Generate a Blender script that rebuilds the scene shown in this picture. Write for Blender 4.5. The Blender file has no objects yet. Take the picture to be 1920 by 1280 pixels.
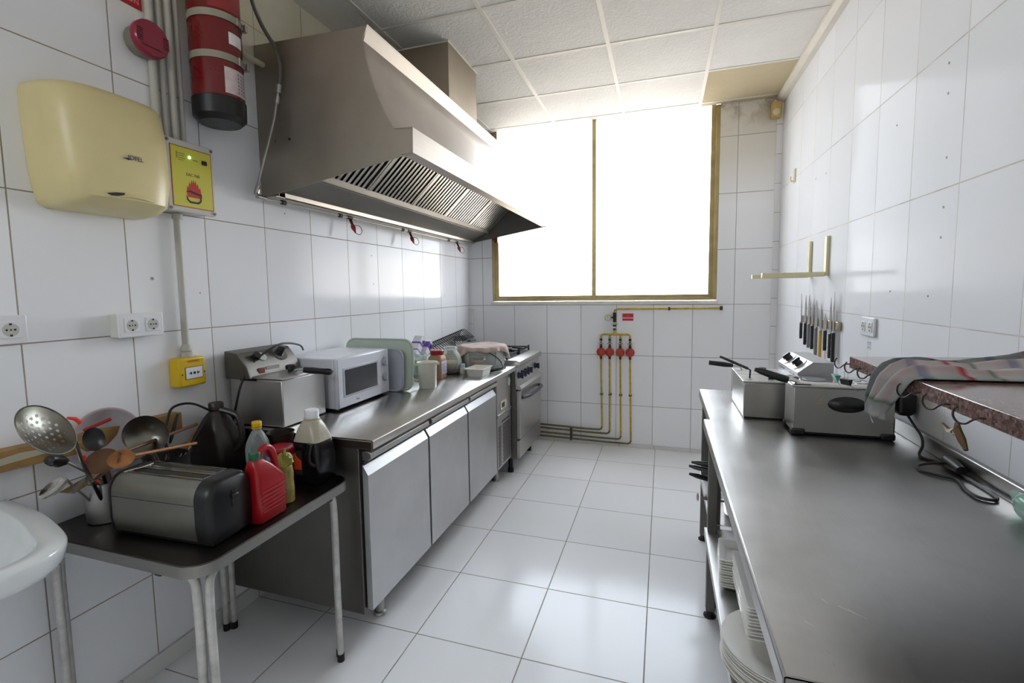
import bpy, bmesh, math, random
from mathutils import Vector, Matrix
random.seed(7)
PI = math.pi
SC = bpy.context.scene
COL = SC.collection

# ---------------------------------------------------------------- camera
YAW, PITCH, ROLL, CAMZ = 0.3199, -0.0854, -0.0143, 1.4184
cy, sy, cp, sp, cr, sr = math.cos(YAW), math.sin(YAW), math.cos(PITCH), math.sin(PITCH), math.cos(ROLL), math.sin(ROLL)
fwd = Vector((-sy * cp, cy * cp, sp)); rgt = Vector((cy, sy, 0)); upv = rgt.cross(fwd)
r2 = rgt * cr + upv * sr; u2 = -rgt * sr + upv * cr
cam = bpy.data.cameras.new('camera')
co = bpy.data.objects.new('camera', cam); COL.objects.link(co)
m = Matrix((r2, u2, -fwd)).transposed().to_4x4(); m.translation = Vector((0, 0, CAMZ))
co.matrix_world = m
cam.sensor_width = 36; cam.lens = 898.74 * 36 / 1920
cam.shift_x = 14.8 / 1920; cam.shift_y = -17.6 / 1920
cam.clip_start = 0.02
SC.camera = co

# ---------------------------------------------------------------- world, light, exposure
W = bpy.data.worlds.new('sky'); SC.world = W; W.use_nodes = True
nt = W.node_tree; nt.nodes.clear()
tc = nt.nodes.new('ShaderNodeTexCoord'); sep = nt.nodes.new('ShaderNodeSeparateXYZ')
nt.links.new(tc.outputs['Generated'], sep.inputs[0])
rmp = nt.nodes.new('ShaderNodeValToRGB'); e = rmp.color_ramp.elements
mp = nt.nodes.new('ShaderNodeMapRange'); mp.inputs[1].default_value = -1; mp.inputs[2].default_value = 1
nt.links.new(sep.outputs[2], mp.inputs[0]); nt.links.new(mp.outputs[0], rmp.inputs[0])
e[0].position = 0.0; e[0].color = (.24, .21, .17, 1)      # sunlit ground outside
e[1].position = 1.0; e[1].color = (.86, .96, 1.10, 1)
for p, c in ((.47, (.38, .35, .30, 1)), (.493, (.90, .88, .86, 1)), (.532, (1, 1, 1, 1)), (.542, (.56, .61, .66, 1)), (.63, (.58, .63, .68, 1)), (.69, (.80, .89, 1.0, 1))):
    q = e.new(p); q.color = c
bg = nt.nodes.new('ShaderNodeBackground'); bg.inputs[1].default_value = 7
nt.links.new(rmp.outputs[0], bg.inputs[0])
wo = nt.nodes.new('ShaderNodeOutputWorld'); nt.links.new(bg.outputs[0], wo.inputs[0])
# portal: guides sampling of the daylight through the window, emits nothing itself
pl = bpy.data.lights.new('window_portal', 'AREA'); pl.shape = 'RECTANGLE'; pl.size = 1.98; pl.size_y = 1.58
pl.cycles.is_portal = True
po = bpy.data.objects.new('window_portal', pl); COL.objects.link(po)
po.location = (-.56, 4.52, 2.11); po.rotation_euler = (-PI / 2, 0, 0)
pl2 = bpy.data.lights.new('rear_fill_portal', 'AREA'); pl2.shape = 'RECTANGLE'; pl2.size = .93; pl2.size_y = .55; pl2.cycles.is_portal = True  # sampling portal for the unseen rear opening, which is added as fill light
po2 = bpy.data.objects.new('rear_fill_portal', pl2); COL.objects.link(po2); po2.location = (-1.32, -2.46, 2.575); po2.rotation_euler = (PI / 2, 0, 0)
vs = SC.view_settings
vs.view_transform = 'Standard'; vs.look = 'None'; vs.gamma = 1; vs.use_curve_mapping = False; vs.exposure = 1.45
SC.cycles.max_bounces = 14; SC.cycles.diffuse_bounces = 12; SC.cycles.glossy_bounces = 5; SC.cycles.transmission_bounces = 8
SC.cycles.sample_clamp_indirect = 12; SC.cycles.use_denoising = True
SC.cycles.caustics_reflective = False; SC.cycles.caustics_refractive = False

# ---------------------------------------------------------------- materials
def lin(c): return c / 12.92 if c <= .04045 else ((c + .055) / 1.055) ** 2.4
def rgb(h):
    if isinstance(h, str): h = tuple(int(h[i:i + 2], 16) for i in (0, 2, 4))
    return tuple(lin(v / 255) for v in h) + (1,)
MATS = {}
class N:
    def __init__(s, name):
        s.m = bpy.data.materials.new(name); s.m.use_nodes = True; s.t = s.m.node_tree
        s.b = s.t.nodes['Principled BSDF']
    def n(s, typ, **k):
        o = s.t.nodes.new('ShaderNode' + typ)
        for a, v in k.items(): setattr(o, a, v)
        return o
    def l(s, a, b): s.t.links.new(a, b)
    def math(s, op, a, b=None, c=None):
        o = s.n('Math', operation=op)
        for i, v in enumerate((a, b, c)):
            if v is None: continue
            if hasattr(v, 'links'): s.l(v, o.inputs[i])
            else: o.inputs[i].default_value = v
        return o.outputs[0]
    def noise(s, scale, detail=3, rough=.5, vec=None, dist=0):
        o = s.n('TexNoise'); o.inputs['Scale'].default_value = scale; o.inputs['Detail'].default_value = detail
        o.inputs['Roughness'].default_value = rough; o.inputs['Distortion'].default_value = dist
        if vec is not None: s.l(vec, o.inputs['Vector'])
        return o.outputs['Fac']
    def ramp(s, fac, *st):
        o = s.n('ValToRGB'); el = o.color_ramp.elements
        while len(el) < len(st): el.new(.5)
        for q, (p, c) in zip(el, st): q.position = p; q.color = c if len(c) == 4 else c + (1,)
        s.l(fac, o.inputs[0]); return o.outputs[0]
    def bump(s, h, dist, strength=1, normal=None):
        o = s.n('Bump'); o.inputs['Distance'].default_value = dist; o.inputs['Strength'].default_value = strength
        s.l(h, o.inputs['Height'])
        if normal is not None: s.l(normal, o.inputs['Normal'])
        return o.outputs[0]
def P(name, col, rough=.5, metal=0, coat=0, var=0, vscale=8, bump=0, bscale=60, **kw):
    """Principled material with a little procedural variation in roughness and colour."""
    if name in MATS: return MATS[name]
    s = N(name); c = rgb(col); b = s.b
    b.inputs['Metallic'].default_value = metal; b.inputs['Coat Weight'].default_value = coat
    geo = s.n('TexCoord').outputs['Object']
    nz = s.noise(vscale, 4, .6, geo)
    lo = tuple(max(0, v * (1 - var)) for v in c[:3]); hi = tuple(min(1, v * (1 + var * .5)) for v in c[:3])
    s.l(s.ramp(nz, (.3, lo), (.7, hi)), b.inputs['Base Color'])
    s.l(s.math('MULTIPLY_ADD', nz, rough * .3, rough * .85), b.inputs['Roughness'])
    if bump: s.l(s.bump(s.noise(bscale, 3, .5, geo), bump), b.inputs['Normal'])
    for k, v in kw.items(): b.inputs[k].default_value = v
    MATS[name] = s.m; return s.m
def steel(name, col=(176, 174, 170), rough=.3, axis=0, var=.12, stain=0):
    """brushed stainless steel: metal with grain streaked along one axis"""
    if name in MATS: return MATS[name]
    s = N(name); b = s.b; b.inputs['Metallic'].default_value = 1
    tcn = s.n('TexCoord').outputs['Object']; mpn = s.n('Mapping')
    sc = [260, 260, 260]; sc[axis] = 3; mpn.inputs['Scale'].default_value = sc
    s.l(tcn, mpn.inputs[0]); g = s.noise(1, 2, .5, mpn.outputs[0]); big = s.noise(3.5, 4, .6, tcn)
    c = rgb(col)[:3]
    s.l(s.ramp(big, (.3, tuple(v * (1 - var) for v in c)), (.7, tuple(min(1, v * (1 + var * .3)) for v in c))), b.inputs['Base Color'])
    r1 = s.math('MULTIPLY_ADD', g, .14, rough - .07)
    s.l(s.math('MULTIPLY_ADD', big, .12, r1), b.inputs['Roughness'])
    s.l(s.bump(g, .00001), b.inputs['Normal'])
    MATS[name] = s.m; return s.m
def tile_mat(name, au, u0, w, av, v0, h, col, grout, mortar=.0022, rough=.12, tilt=.012, wavy=.0016, extra=None, spec=.5, ior=1.25):
    """glazed tile: brick texture in world metres, each tile very slightly tilted and wavy"""
    s = N(name); b = s.b
    pos = s.n('NewGeometry').outputs['Position']; sp_ = s.n('SeparateXYZ'); s.l(pos, sp_.inputs[0])
    u = s.math('SUBTRACT', sp_.outputs[au], u0); v = s.math('SUBTRACT', sp_.outputs[av], v0)
    cb = s.n('CombineXYZ'); s.l(u, cb.inputs[0]); s.l(v, cb.inputs[1])
    br = s.n('TexBrick', offset=0, squash=1); br.inputs['Scale'].default_value = 1
    br.inputs['Brick Width'].default_value = w; br.inputs['Row Height'].default_value = h
    br.inputs['Mortar Size'].default_value = mortar; br.inputs['Mortar Smooth'].default_value = .3
    s.l(cb.outputs[0], br.inputs['Vector'])
    cb2 = s.n('CombineXYZ'); s.l(s.math('FLOOR', s.math('DIVIDE', u, w)), cb2.inputs[0]); s.l(s.math('FLOOR', s.math('DIVIDE', v, h)), cb2.inputs[1])
    wn = s.n('TexWhiteNoise', noise_dimensions='3D'); s.l(cb2.outputs[0], wn.inputs['Vector'])
    c = rgb(col)[:3]
    big = s.noise(1.1, 3, .6, pos)
    tone = s.math('MULTIPLY_ADD', wn.outputs['Value'], .05, s.math('MULTIPLY_ADD', big, .05, .92))
    tc_ = s.n('VectorMath', operation='SCALE'); tc_.inputs[0].default_value = c; s.l(tone, tc_.inputs['Scale'])
    base = tc_.outputs[0]
    if extra: base = extra(s, sp_, pos, base)
    mx = s.n('Mix', data_type='RGBA'); s.l(br.outputs['Fac'], mx.inputs[0]); s.l(base, mx.inputs[6])
    gc = s.ramp(s.noise(5, 3, .6, pos), (.35, rgb(grout)[:3]), (.7, tuple(min(1, x * 1.5) for x in rgb(grout)[:3])))
    s.l(gc, mx.inputs[7]); s.l(mx.outputs[2], b.inputs['Base Color'])
    s.l(s.math('MULTIPLY_ADD', br.outputs['Fac'], .5, s.math('MULTIPLY_ADD', big, rough * .4, rough * .8)), b.inputs['Roughness'])
    b.inputs['Specular IOR Level'].default_value = spec; b.inputs['IOR'].default_value = ior
    # tilt per tile
    sb = s.n('VectorMath', operation='SUBTRACT'); s.l(wn.outputs['Color'], sb.inputs[0]); sb.inputs[1].default_value = (.5, .5, .5)
    sc_ = s.n('VectorMath', operation='SCALE'); s.l(sb.outputs[0], sc_.inputs[0]); sc_.inputs['Scale'].default_value = tilt
    ad = s.n('VectorMath', operation='ADD'); s.l(sc_.outputs[0], ad.inputs[0]); s.l(s.n('NewGeometry').outputs['Normal'], ad.inputs[1])
    nm = s.n('VectorMath', operation='NORMALIZE'); s.l(ad.outputs[0], nm.inputs[0])
    hgt = s.math('MULTIPLY_ADD', s.noise(2.6, 2, .4, pos), wavy, s.math('MULTIPLY', br.outputs['Fac'], -.0012))
    s.l(s.bump(hgt, 1.0, 1, nm.outputs[0]), b.inputs['Normal'])
    MATS[name] = s.m; return s.m
def glass(name, col=(240, 245, 245), rough=.02, alpha_t=.85):
    """thin clear plastic or glass: mostly see-through with a glossy skin"""
    if name in MATS: return MATS[name]
    s = N(name); t = s.t; t.nodes.remove(s.b)
    tr = s.n('BsdfTransparent'); tr.inputs[0].default_value = rgb(col)
    gl = s.n('BsdfPrincipled'); gl.inputs['Base Color'].default_value = rgb(col); gl.inputs['Roughness'].default_value = rough
    lw = s.n('LayerWeight'); lw.inputs[0].default_value = .35
    f = s.math('MULTIPLY_ADD', lw.outputs['Fresnel'], .75, 1 - alpha_t)
    mx = s.n('MixShader'); s.l(f, mx.inputs[0]); s.l(tr.outputs[0], mx.inputs[1]); s.l(gl.outputs[0], mx.inputs[2])
    s.l(mx.outputs[0], t.nodes['Material Output'].inputs[0]); MATS[name] = s.m; return s.m

def warm_light_tint(s, sp_, pos, base):     # warm light above the hood line, painted into the tile colour
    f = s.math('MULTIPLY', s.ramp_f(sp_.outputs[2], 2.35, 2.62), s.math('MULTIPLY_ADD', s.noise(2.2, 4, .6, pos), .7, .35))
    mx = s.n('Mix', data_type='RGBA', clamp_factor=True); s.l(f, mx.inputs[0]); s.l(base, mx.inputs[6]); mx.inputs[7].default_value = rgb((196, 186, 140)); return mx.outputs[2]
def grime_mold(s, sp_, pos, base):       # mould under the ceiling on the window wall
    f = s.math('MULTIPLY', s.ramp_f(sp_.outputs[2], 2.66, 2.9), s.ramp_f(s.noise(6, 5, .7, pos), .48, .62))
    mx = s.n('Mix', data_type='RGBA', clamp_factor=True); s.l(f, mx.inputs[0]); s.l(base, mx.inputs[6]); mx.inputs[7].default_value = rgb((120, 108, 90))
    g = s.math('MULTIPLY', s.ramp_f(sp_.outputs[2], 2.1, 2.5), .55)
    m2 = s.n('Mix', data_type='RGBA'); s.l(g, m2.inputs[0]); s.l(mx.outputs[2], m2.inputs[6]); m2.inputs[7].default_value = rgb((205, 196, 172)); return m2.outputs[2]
def _rf(s, v, a, b_):
    o = s.n('MapRange', clamp=True); o.inputs[1].default_value = a; o.inputs[2].default_value = b_
    s.l(v, o.inputs[0]); return o.outputs[0]
N.ramp_f = _rf

TW, TH, TZ = .316, .4508, .3814
LX, RX, FY, CZ, RY = -1.7986, .8741, 4.3596, 2.8966, -2.3
WHT = (243, 244, 247)
m_wl = tile_mat('wall_tile_left', 1, 1.5219, TW, 2, TZ, TH, WHT, (150, 138, 122), extra=warm_light_tint, ior=1.22)
m_wr = tile_mat('wall_tile_right', 1, 1.5825, TW, 2, TZ, TH, (243, 244, 247), (200, 196, 188), tilt=.02, wavy=.004, rough=.11, ior=1.13, spec=.06)
m_wf = tile_mat('wall_tile_far', 0, -1.6534, TW, 2, TZ, TH, (249, 249, 251), (140, 138, 136), extra=grime_mold)
m_strip = tile_mat('strip_tile', 0, -1.6534, TW * 3, 2, .2, .226, (240, 240, 242), (150, 146, 140), tilt=.004)
m_floor = tile_mat('floor_tile', 0, -.956, .4542, 1, 1.6708, .4542, (247, 248, 250), (150, 143, 136), mortar=.0026, rough=.14, tilt=.006, wavy=.0012, ior=1.22)
m_skirt = tile_mat('skirting_tile', 0, -.956, .3, 1, 1.67, .3, (222, 221, 218), (150, 143, 136), tilt=.01)

def ceiling_mat(name, col):
    s = N(name); b = s.b; b.inputs['Roughness'].default_value = .95; b.inputs['Specular IOR Level'].default_value = .1
    pos = s.n('NewGeometry').outputs['Position']
    n1 = s.noise(9, 5, .65, pos, 1.5); n2 = s.noise(55, 3, .6, pos)
    s.l(s.ramp(s.noise(1.3, 4, .6, pos), (.3, tuple(v * .9 for v in rgb(col)[:3])), (.7, rgb(col)[:3])), b.inputs['Base Color'])
    s.l(s.bump(s.math('MULTIPLY_ADD', n1, 1.2, n2), .005, .7), b.inputs['Normal']); return s.m
m_ceil = ceiling_mat('ceiling_board', (242, 239, 234)); m_ceil2 = ceiling_mat('stained_board', (205, 190, 158))
m_bar = P('ceiling_bar_paint', (224, 219, 210), .5)
m_whitepaint = P('cream_paint', (226, 220, 208), .6, var=.05)
m_bronze = P('gold_anodised_aluminium', (176, 158, 112), .35, .75, var=.2)
m_bronzed = P('brown_anodised_aluminium', (120, 78, 40), .4, .5, var=.2)
m_steel = steel('brushed_steel_y', (200, 198, 195), axis=1); m_steelz = steel('brushed_steel_z', (196, 194, 192), axis=2, rough=.33); m_steelx = steel('brushed_steel_x', (190, 188, 184), axis=0)
m_top = P('worktop_steel', (206, 203, 199), .24, 1, var=.1, vscale=5)
m_top2 = steel('worktop_steel_long', (165, 163, 160), .26, axis=1, var=.16)
m_hood = steel('hood_steel', (182, 173, 163), .46, axis=1, var=.12)
m_dark_steel = steel('dull_steel', (120, 117, 112), .42, axis=2)
m_shiny = P('polished_steel', (190, 188, 184), .13, 1, var=.08)
m_alu = P('galvanised_tube', (178, 176, 172), .38, .8, var=.2)
m_whitetube = P('painted_tube', (196, 195, 190), .4, .3, var=.25, vscale=20)
m_black = P('black_plastic', (18, 18, 20), .38)
m_blackm = P('black_rubber', (14, 14, 14), .6)
m_cable = P('black_cable', (16, 16, 17), .45)
m_grey = P('grey_plastic', (120, 120, 122), .4)
m_white = P('white_plastic', (228, 229, 232), .3, var=.04)
m_ivory = P('ivory_plastic', (218, 204, 150), .34, var=.06)
m_cream = P('cream_enamel', (222, 214, 172), .4, var=.05)
m_conduit = P('conduit_grey', (186, 184, 174), .5, var=.05)
m_red = P('red_plastic', (156, 16, 24), .32, var=.05)
m_siren = P('siren_red', (140, 30, 56), .25, var=.05)
m_extred = P('extinguisher_red', (108, 8, 14), .28, coat=.3, var=.08)
m_yellow = P('yellow_plastic', (214, 178, 18), .35, var=.06)
m_label = P('yellow_label', (206, 200, 74), .45)
m_redline = P('red_ink', (176, 44, 40), .5); m_blackink = P('black_ink', (24, 22, 22), .5); m_whiteink = P('white_ink', (236, 232, 230), .5)
m_greyink = P('grey_ink', (120, 120, 128), .5); m_blueink = P('blue_ink', (30, 40, 90), .5)
m_strap = P('strap_grey', (150, 146, 130), .55)
m_wood = P('raw_wood', (150, 116, 66), .6, var=.35, vscale=14)
m_spoon = P('spoon_wood', (176, 116, 60), .55, var=.3, vscale=30)
m_ceramic = P('white_ceramic', (222, 226, 226), .1, var=.02, coat=.4)
m_brown = P('dark_brown_plastic', (44, 36, 34), .38)
m_enamel = P('white_enamel', (222, 224, 232), .25, var=.03)
m_brass = P('gas_yellow_paint', (196, 168, 62), .45, var=.35, vscale=26)
m_olive = P('old_gas_paint', (112, 102, 62), .5, var=.35, vscale=30)
m_rust = P('dark_brass_fitting', (70, 56, 46), .5, .5, var=.3)
m_orange = P('orange_regulator', (176, 56, 34), .45, var=.1)
m_tray = P('green_tray_plastic', (196, 208, 192), .35, var=.05); m_tray2 = P('grey_tray_plastic', (186, 190, 202), .3, var=.05)
m_china = P('white_china', (228, 226, 220), .15, var=.03)
m_green = P('green_plastic', (20, 92, 62), .35)

# ---------------------------------------------------------------- mesh builder
def orth(d):
    d = Vector(d).normalized(); a = Vector((0, 0, 1)) if abs(d.z) < .9 else Vector((1, 0, 0))
    x = a.cross(d).normalized(); return x, d.cross(x).normalized()
class MB:
    def __init__(s): s.v = []; s.f = []; s.T = Matrix.Identity(4)
    def add(s, vs_, fs):
        k = len(s.v); s.v += [s.T @ Vector(v) for v in vs_]; s.f += [tuple(i + k for i in f) for f in fs]; return s
    def box(s, x0, x1, y0, y1, z0, z1):
        return s.add([(x, y, z) for z in (z0, z1) for y in (y0, y1) for x in (x0, x1)],
                     [(0, 2, 3, 1), (4, 5, 7, 6), (0, 1, 5, 4), (2, 6, 7, 3), (0, 4, 6, 2), (1, 3, 7, 5)])
    def prism(s, poly, axis, a, b):
        """polygon in the two other axes (in order x,y,z without `axis`), extruded from a to b"""
        n = len(poly); o = []
        for d in (a, b):
            for p, q in poly:
                o.append({'x': (d, p, q), 'y': (p, d, q), 'z': (p, q, d)}[axis])
        fs = [tuple(range(n)), tuple(range(2 * n - 1, n - 1, -1))] + [(i, i + n, (i + 1) % n + n, (i + 1) % n) for i in range(n)]
        return s.add(o, fs)
    def loft(s, rings, cap0=True, cap1=True, closed=True):
        n = len(rings[0]); vs_ = [p for r in rings for p in r]; fs = []
        for k in range(len(rings) - 1):
            for i in range(n if closed else n - 1):
                j = (i + 1) % n; fs.append((k * n + i, k * n + j, (k + 1) * n + j, (k + 1) * n + i))
        if cap0: fs.append(tuple(range(n - 1, -1, -1)))
        if cap1: fs.append(tuple((len(rings) - 1) * n + i for i in range(n)))
        return s.add(vs_, fs)
    def cyl(s, p0, p1, r0, r1=None, n=20, caps=True):
        r1 = r0 if r1 is None else r1; p0 = Vector(p0); p1 = Vector(p1); x, y = orth(p1 - p0)
        rings = [[p + (x * math.cos(2 * PI * i / n) + y * math.sin(2 * PI * i / n)) * r for i in range(n)] for p, r in ((p0, r0), (p1, r1))]
        return s.loft(rings, caps, caps)
    def tube(s, pts, r, n=10, closed=False, caps=True, smooth=0):
        pts = [Vector(p) for p in pts]
        if smooth: pts = curve(pts, smooth, closed)
        m_ = len(pts); rings = []; x = None
        for i, p in enumerate(pts):
            a = pts[i - 1] if (i or closed) else p; b = pts[(i + 1) % m_] if (i < m_ - 1 or closed) else p
            d = (b - a).normalized()
            if x is None: x, _ = orth(d)
            else:
                x = x - d * x.dot(d); x.normalize()
            y = d.cross(x); rr = r[i] if isinstance(r, (list, tuple)) else r
            rings.append([p + (x * math.cos(2 * PI * k / n) + y * math.sin(2 * PI * k / n)) * rr for k in range(n)])
        if closed: rings.append(rings[0]); return s.loft(rings, False, False)
        return s.loft(rings, caps, caps)
    def lathe(s, prof, c=(0, 0, 0), n=28, axis=(0, 0, 1), cap=True):
        c = Vector(c); ax = Vector(axis).normalized(); x, y = orth(ax)
        rings = [[c + ax * h + (x * math.cos(2 * PI * i / n) + y * math.sin(2 * PI * i / n)) * max(r, 1e-5) for i in range(n)] for r, h in prof]
        return s.loft(rings, cap, cap)
    def sphere(s, c, r, n=16, sc=(1, 1, 1)):
        k = n // 2; rings = []
        for a in range(1, k):
            t = PI * a / k
            rings.append([(c[0] + r * sc[0] * math.sin(t) * math.cos(2 * PI * i / n), c[1] + r * sc[1] * math.sin(t) * math.sin(2 * PI * i / n), c[2] - r * sc[2] * math.cos(t)) for i in range(n)])
        return s.loft(rings)
def curve(pts, k=6, closed=False):
    out = []; n = len(pts)
    for i in range(n if closed else n - 1):
        p = [pts[(i + j - 1) % n] if closed else pts[min(max(i + j - 1, 0), n - 1)] for j in range(4)]
        for q in range(k):
            t = q / k
            out.append(.5 * ((2 * p[1]) + (-p[0] + p[2]) * t + (2 * p[0] - 5 * p[1] + 4 * p[2] - p[3]) * t * t + (-p[0] + 3 * p[1] - 3 * p[2] + p[3]) * t ** 3))
    if not closed: out.append(pts[-1])
    return out
def rrect(x0, x1, y0, y1, r, k=5):
    o = []
    for cx_, cy_, a in ((x1 - r, y1 - r, 0), (x0 + r, y1 - r, PI / 2), (x0 + r, y0 + r, PI), (x1 - r, y0 + r, 1.5 * PI)):
        for i in range(k + 1):
            t = a + PI / 2 * i / k; o.append((cx_ + r * math.cos(t), cy_ + r * math.sin(t)))
    return o
FR = {}
def frame(o):
    while o is not None:
        if o.name in FR: return FR[o.name]
        o = o.parent
    return Matrix.Identity(4)
def obj(name, mb, mat, parent=None, bevel=0, seg=2, smooth=35, label=None, local=False, sub=0, solid=0):
    me = bpy.data.meshes.new(name); inv = Matrix.Identity(4) if local else frame(parent).inverted()
    me.from_pydata([inv @ v for v in mb.v], [], mb.f); me.update()
    bm = bmesh.new(); bm.from_mesh(me); bmesh.ops.recalc_face_normals(bm, faces=bm.faces); bm.to_mesh(me); bm.free()
    me.materials.append(mat)
    if smooth:
        for p in me.polygons: p.use_smooth = True
        me.set_sharp_from_angle(angle=math.radians(smooth))
    o = bpy.data.objects.new(name, me); COL.objects.link(o); o.parent = parent
    if solid:
        q = o.modifiers.new('thickness', 'SOLIDIFY'); q.thickness = solid; q.offset = 0
    if bevel:
        q = o.modifiers.new('bevel', 'BEVEL'); q.width = bevel; q.segments = seg; q.limit_method = 'ANGLE'; q.angle_limit = math.radians(40)
    if sub:
        q = o.modifiers.new('subdivision', 'SUBSURF'); q.levels = q.render_levels = sub
    if label: o['label'] = label
    return o
def tag(o, label, cat, group=None):
    o['label'] = label; o['category'] = cat
    if group: o['group'] = group
    return o
def thing(name, loc, label, cat, group=None, rz=0):
    o = bpy.data.objects.new(name, None); COL.objects.link(o); o.empty_display_size = .05
    o.location = loc; o.rotation_euler = (0, 0, rz)
    FR[o.name] = Matrix.Translation(Vector(loc)) @ Matrix.Rotation(rz, 4, 'Z')
    return tag(o, label, cat, group)
def struct(name, mb, mat, parent=None, **k):
    o = obj(name, mb, mat, parent, **k)
    if parent is None: o['kind'] = 'structure'
    return o
def copy_tree(o, parent=None):
    c = o.copy(); COL.objects.link(c); c.parent = parent
    for ch in [q for q in bpy.data.objects if q.parent == o and q != c]: copy_tree(ch, c)
    return c
def text(name, body, size, origin, xdir, ydir, mat, parent, depth=.0006, label=None, align='CENTER'):
    cu = bpy.data.curves.new(name, 'FONT'); cu.body = body; cu.size = size; cu.extrude = depth / 2; cu.align_x = align; cu.align_y = 'CENTER'
    t = bpy.data.objects.new(name + '_tmp', cu); COL.objects.link(t)
    dg = bpy.context.evaluated_depsgraph_get(); me = bpy.data.meshes.new_from_object(t.evaluated_get(dg)); bpy.data.objects.remove(t)
    X = Vector(xdir).normalized(); Y = Vector(ydir).normalized(); Z = X.cross(Y)
    M = Matrix((X, Y, Z)).transposed().to_4x4(); M.translation = Vector(origin)
    me.transform(frame(parent).inverted() @ M); me.materials.clear(); me.materials.append(mat)
    o = bpy.data.objects.new(name, me); COL.objects.link(o); o.parent = parent
    if label: o['label'] = label
    return o
def leftwall_text(*a, **k): pass

# ================================================================ THE SETTING
T = .15
struct('floor', MB().box(LX - T, RX + T, RY, FY + T, -.1, 0), m_floor, smooth=0)
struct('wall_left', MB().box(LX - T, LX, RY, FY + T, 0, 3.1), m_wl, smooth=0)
struct('wall_right', MB().box(RX, RX + T, RY, FY + T, 0, 3.1), m_wr, smooth=0)
struct('wall_rear', MB().box(-.85, RX, RY - T, RY, 0, 3.1).box(LX, -.85, RY - T, RY, 0, 2.3).box(LX, -.85, RY - T, RY, 2.85, 3.1), P('rear_wall_paint', (226, 224, 218), .8), smooth=0)  # high opening left in this unseen wall, added to let fill light in
WX0, WX1, WZ0 = -1.555, .425, 1.315
wf = MB().box(LX, WX0, FY, FY + T, 0, 3.1).box(WX1, RX, FY, FY + T, 0, 3.1).box(WX0, WX1, FY, FY + T, 0, WZ0).box(WX0, WX1, FY, FY + T, CZ + .06, 3.1)
struct('wall_far', wf, m_wf, smooth=0)
ceil = struct('ceiling', MB().box(LX, RX, RY, FY, CZ, CZ + .2), m_ceil, smooth=0)
bars = MB()
for i in range(-1, 4):
    x = -.934 + (i) * .6
    if LX < x < RX: bars.box(x - .012, x + .012, RY, FY, CZ - .004, CZ + .001)
for j in range(-8, 4):
    y = 2.488 + j * .6
    if RY < y < FY: bars.box(LX, RX, y - .012, y + .012, CZ - .0035, CZ + .001)
struct('ceiling_grid', bars, m_bar, ceil, smooth=0)
struct('stained_ceiling_tile', MB().box(.28, RX - .052, 3.70, FY - .004, CZ - .002, CZ + .002), m_ceil2, ceil, smooth=0)
struct('trim_1', MB().prism([(RX - .052, CZ - .001), (RX - .052, CZ - .02), (RX - .03, CZ - .045), (RX - .001, CZ - .05), (RX - .001, CZ - .001)], 'y', RY, FY - .001), m_whitepaint, smooth=0)
struct('trim_2', MB().box(RX - .045, RX - .001, FY - .008, FY - .0005, .035, CZ - .004), m_strip, smooth=0)
struct('trim_3', MB().box(LX + .001, LX + .042, FY - .03, FY - .0005, .035, 1.25), m_strip, smooth=0)
struct('baseboard_far', MB().box(LX + .01, RX - .01, FY - .012, FY - .0005, .0005, .034), m_skirt, smooth=0)
struct('baseboard_left', MB().box(LX + .0005, LX + .012, RY + .01, FY - .03, .0005, .07), m_skirt, smooth=0)
struct('trim_4', MB().box(WX0 - .015, WX1 + .015, FY - .014, FY - .0005, WZ0 - .028, WZ0 + .002), P('white_mastic', (230, 226, 218), .6, bump=.01, bscale=30), smooth=0)
# window: fixed outer frame with two tall sliding leaves
fr = MB()
x0, x1, z0, z1, ya, yb = WX0, WX1, WZ0 + .004, CZ, FY + .004, FY + .06
struct('trim_5', MB().box(WX0, WX1, FY, FY + .004, CZ + .0005, CZ + .06), m_whitepaint, smooth=0)
fr.box(x0, x0 + .03, ya, yb, z0, z1).box(x1 - .03, x1, ya, yb, z0, z1).box(x0 + .03, x1 - .03, ya, yb, z0, z0 + .022).box(x0 + .03, x1 - .03, ya, yb, z1 + .03, z1 + .058)
win = struct('window_1', fr, m_bronze, bevel=.002)
def leaf(xa, xb, yy, nm):
    f = MB().box(xa, xa + .036, yy, yy + .022, z0 + .022, z1 + .02).box(xb - .036, xb, yy, yy + .022, z0 + .022, z1 + .02)
    f.box(xa + .036, xb - .036, yy, yy + .022, z0 + .022, z0 + .05).box(xa + .036, xb - .036, yy, yy + .022, z1 + .012, z1 + .02)
    o = struct(nm, f, m_bronze, win, bevel=.0015)
    struct('window_pane', MB().box(xa + .034, xb - .034, yy + .009, yy + .013, z0 + .045, z1 + .014), glass('window_glass', (250, 250, 250), .03, .95), o, smooth=0)
    return o
leaf(x0 + .028, -.572, FY + .008, 'sliding_leaf'); leaf(-.612, x1 - .028, FY + .033, 'sliding_leaf')
struct('blind_guide', MB().box(x0 + .004, x0 + .026, FY - .004, FY + .004, z0 + .58, z0 + .66).box(x0 + .028, x0 + .062, FY - .016, FY + .006, z0 + .555, z0 + .63), m_bronzed, win, bevel=.003)
struct('window_latch', MB().box(x1 - .024, x1 - .006, FY - .012, FY + .004, 1.86, 1.93).cyl((x1 - .015, FY - .012, 1.9), (x1 - .015, FY - .03, 1.9), .006), m_bronze, win, bevel=.002)

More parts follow.
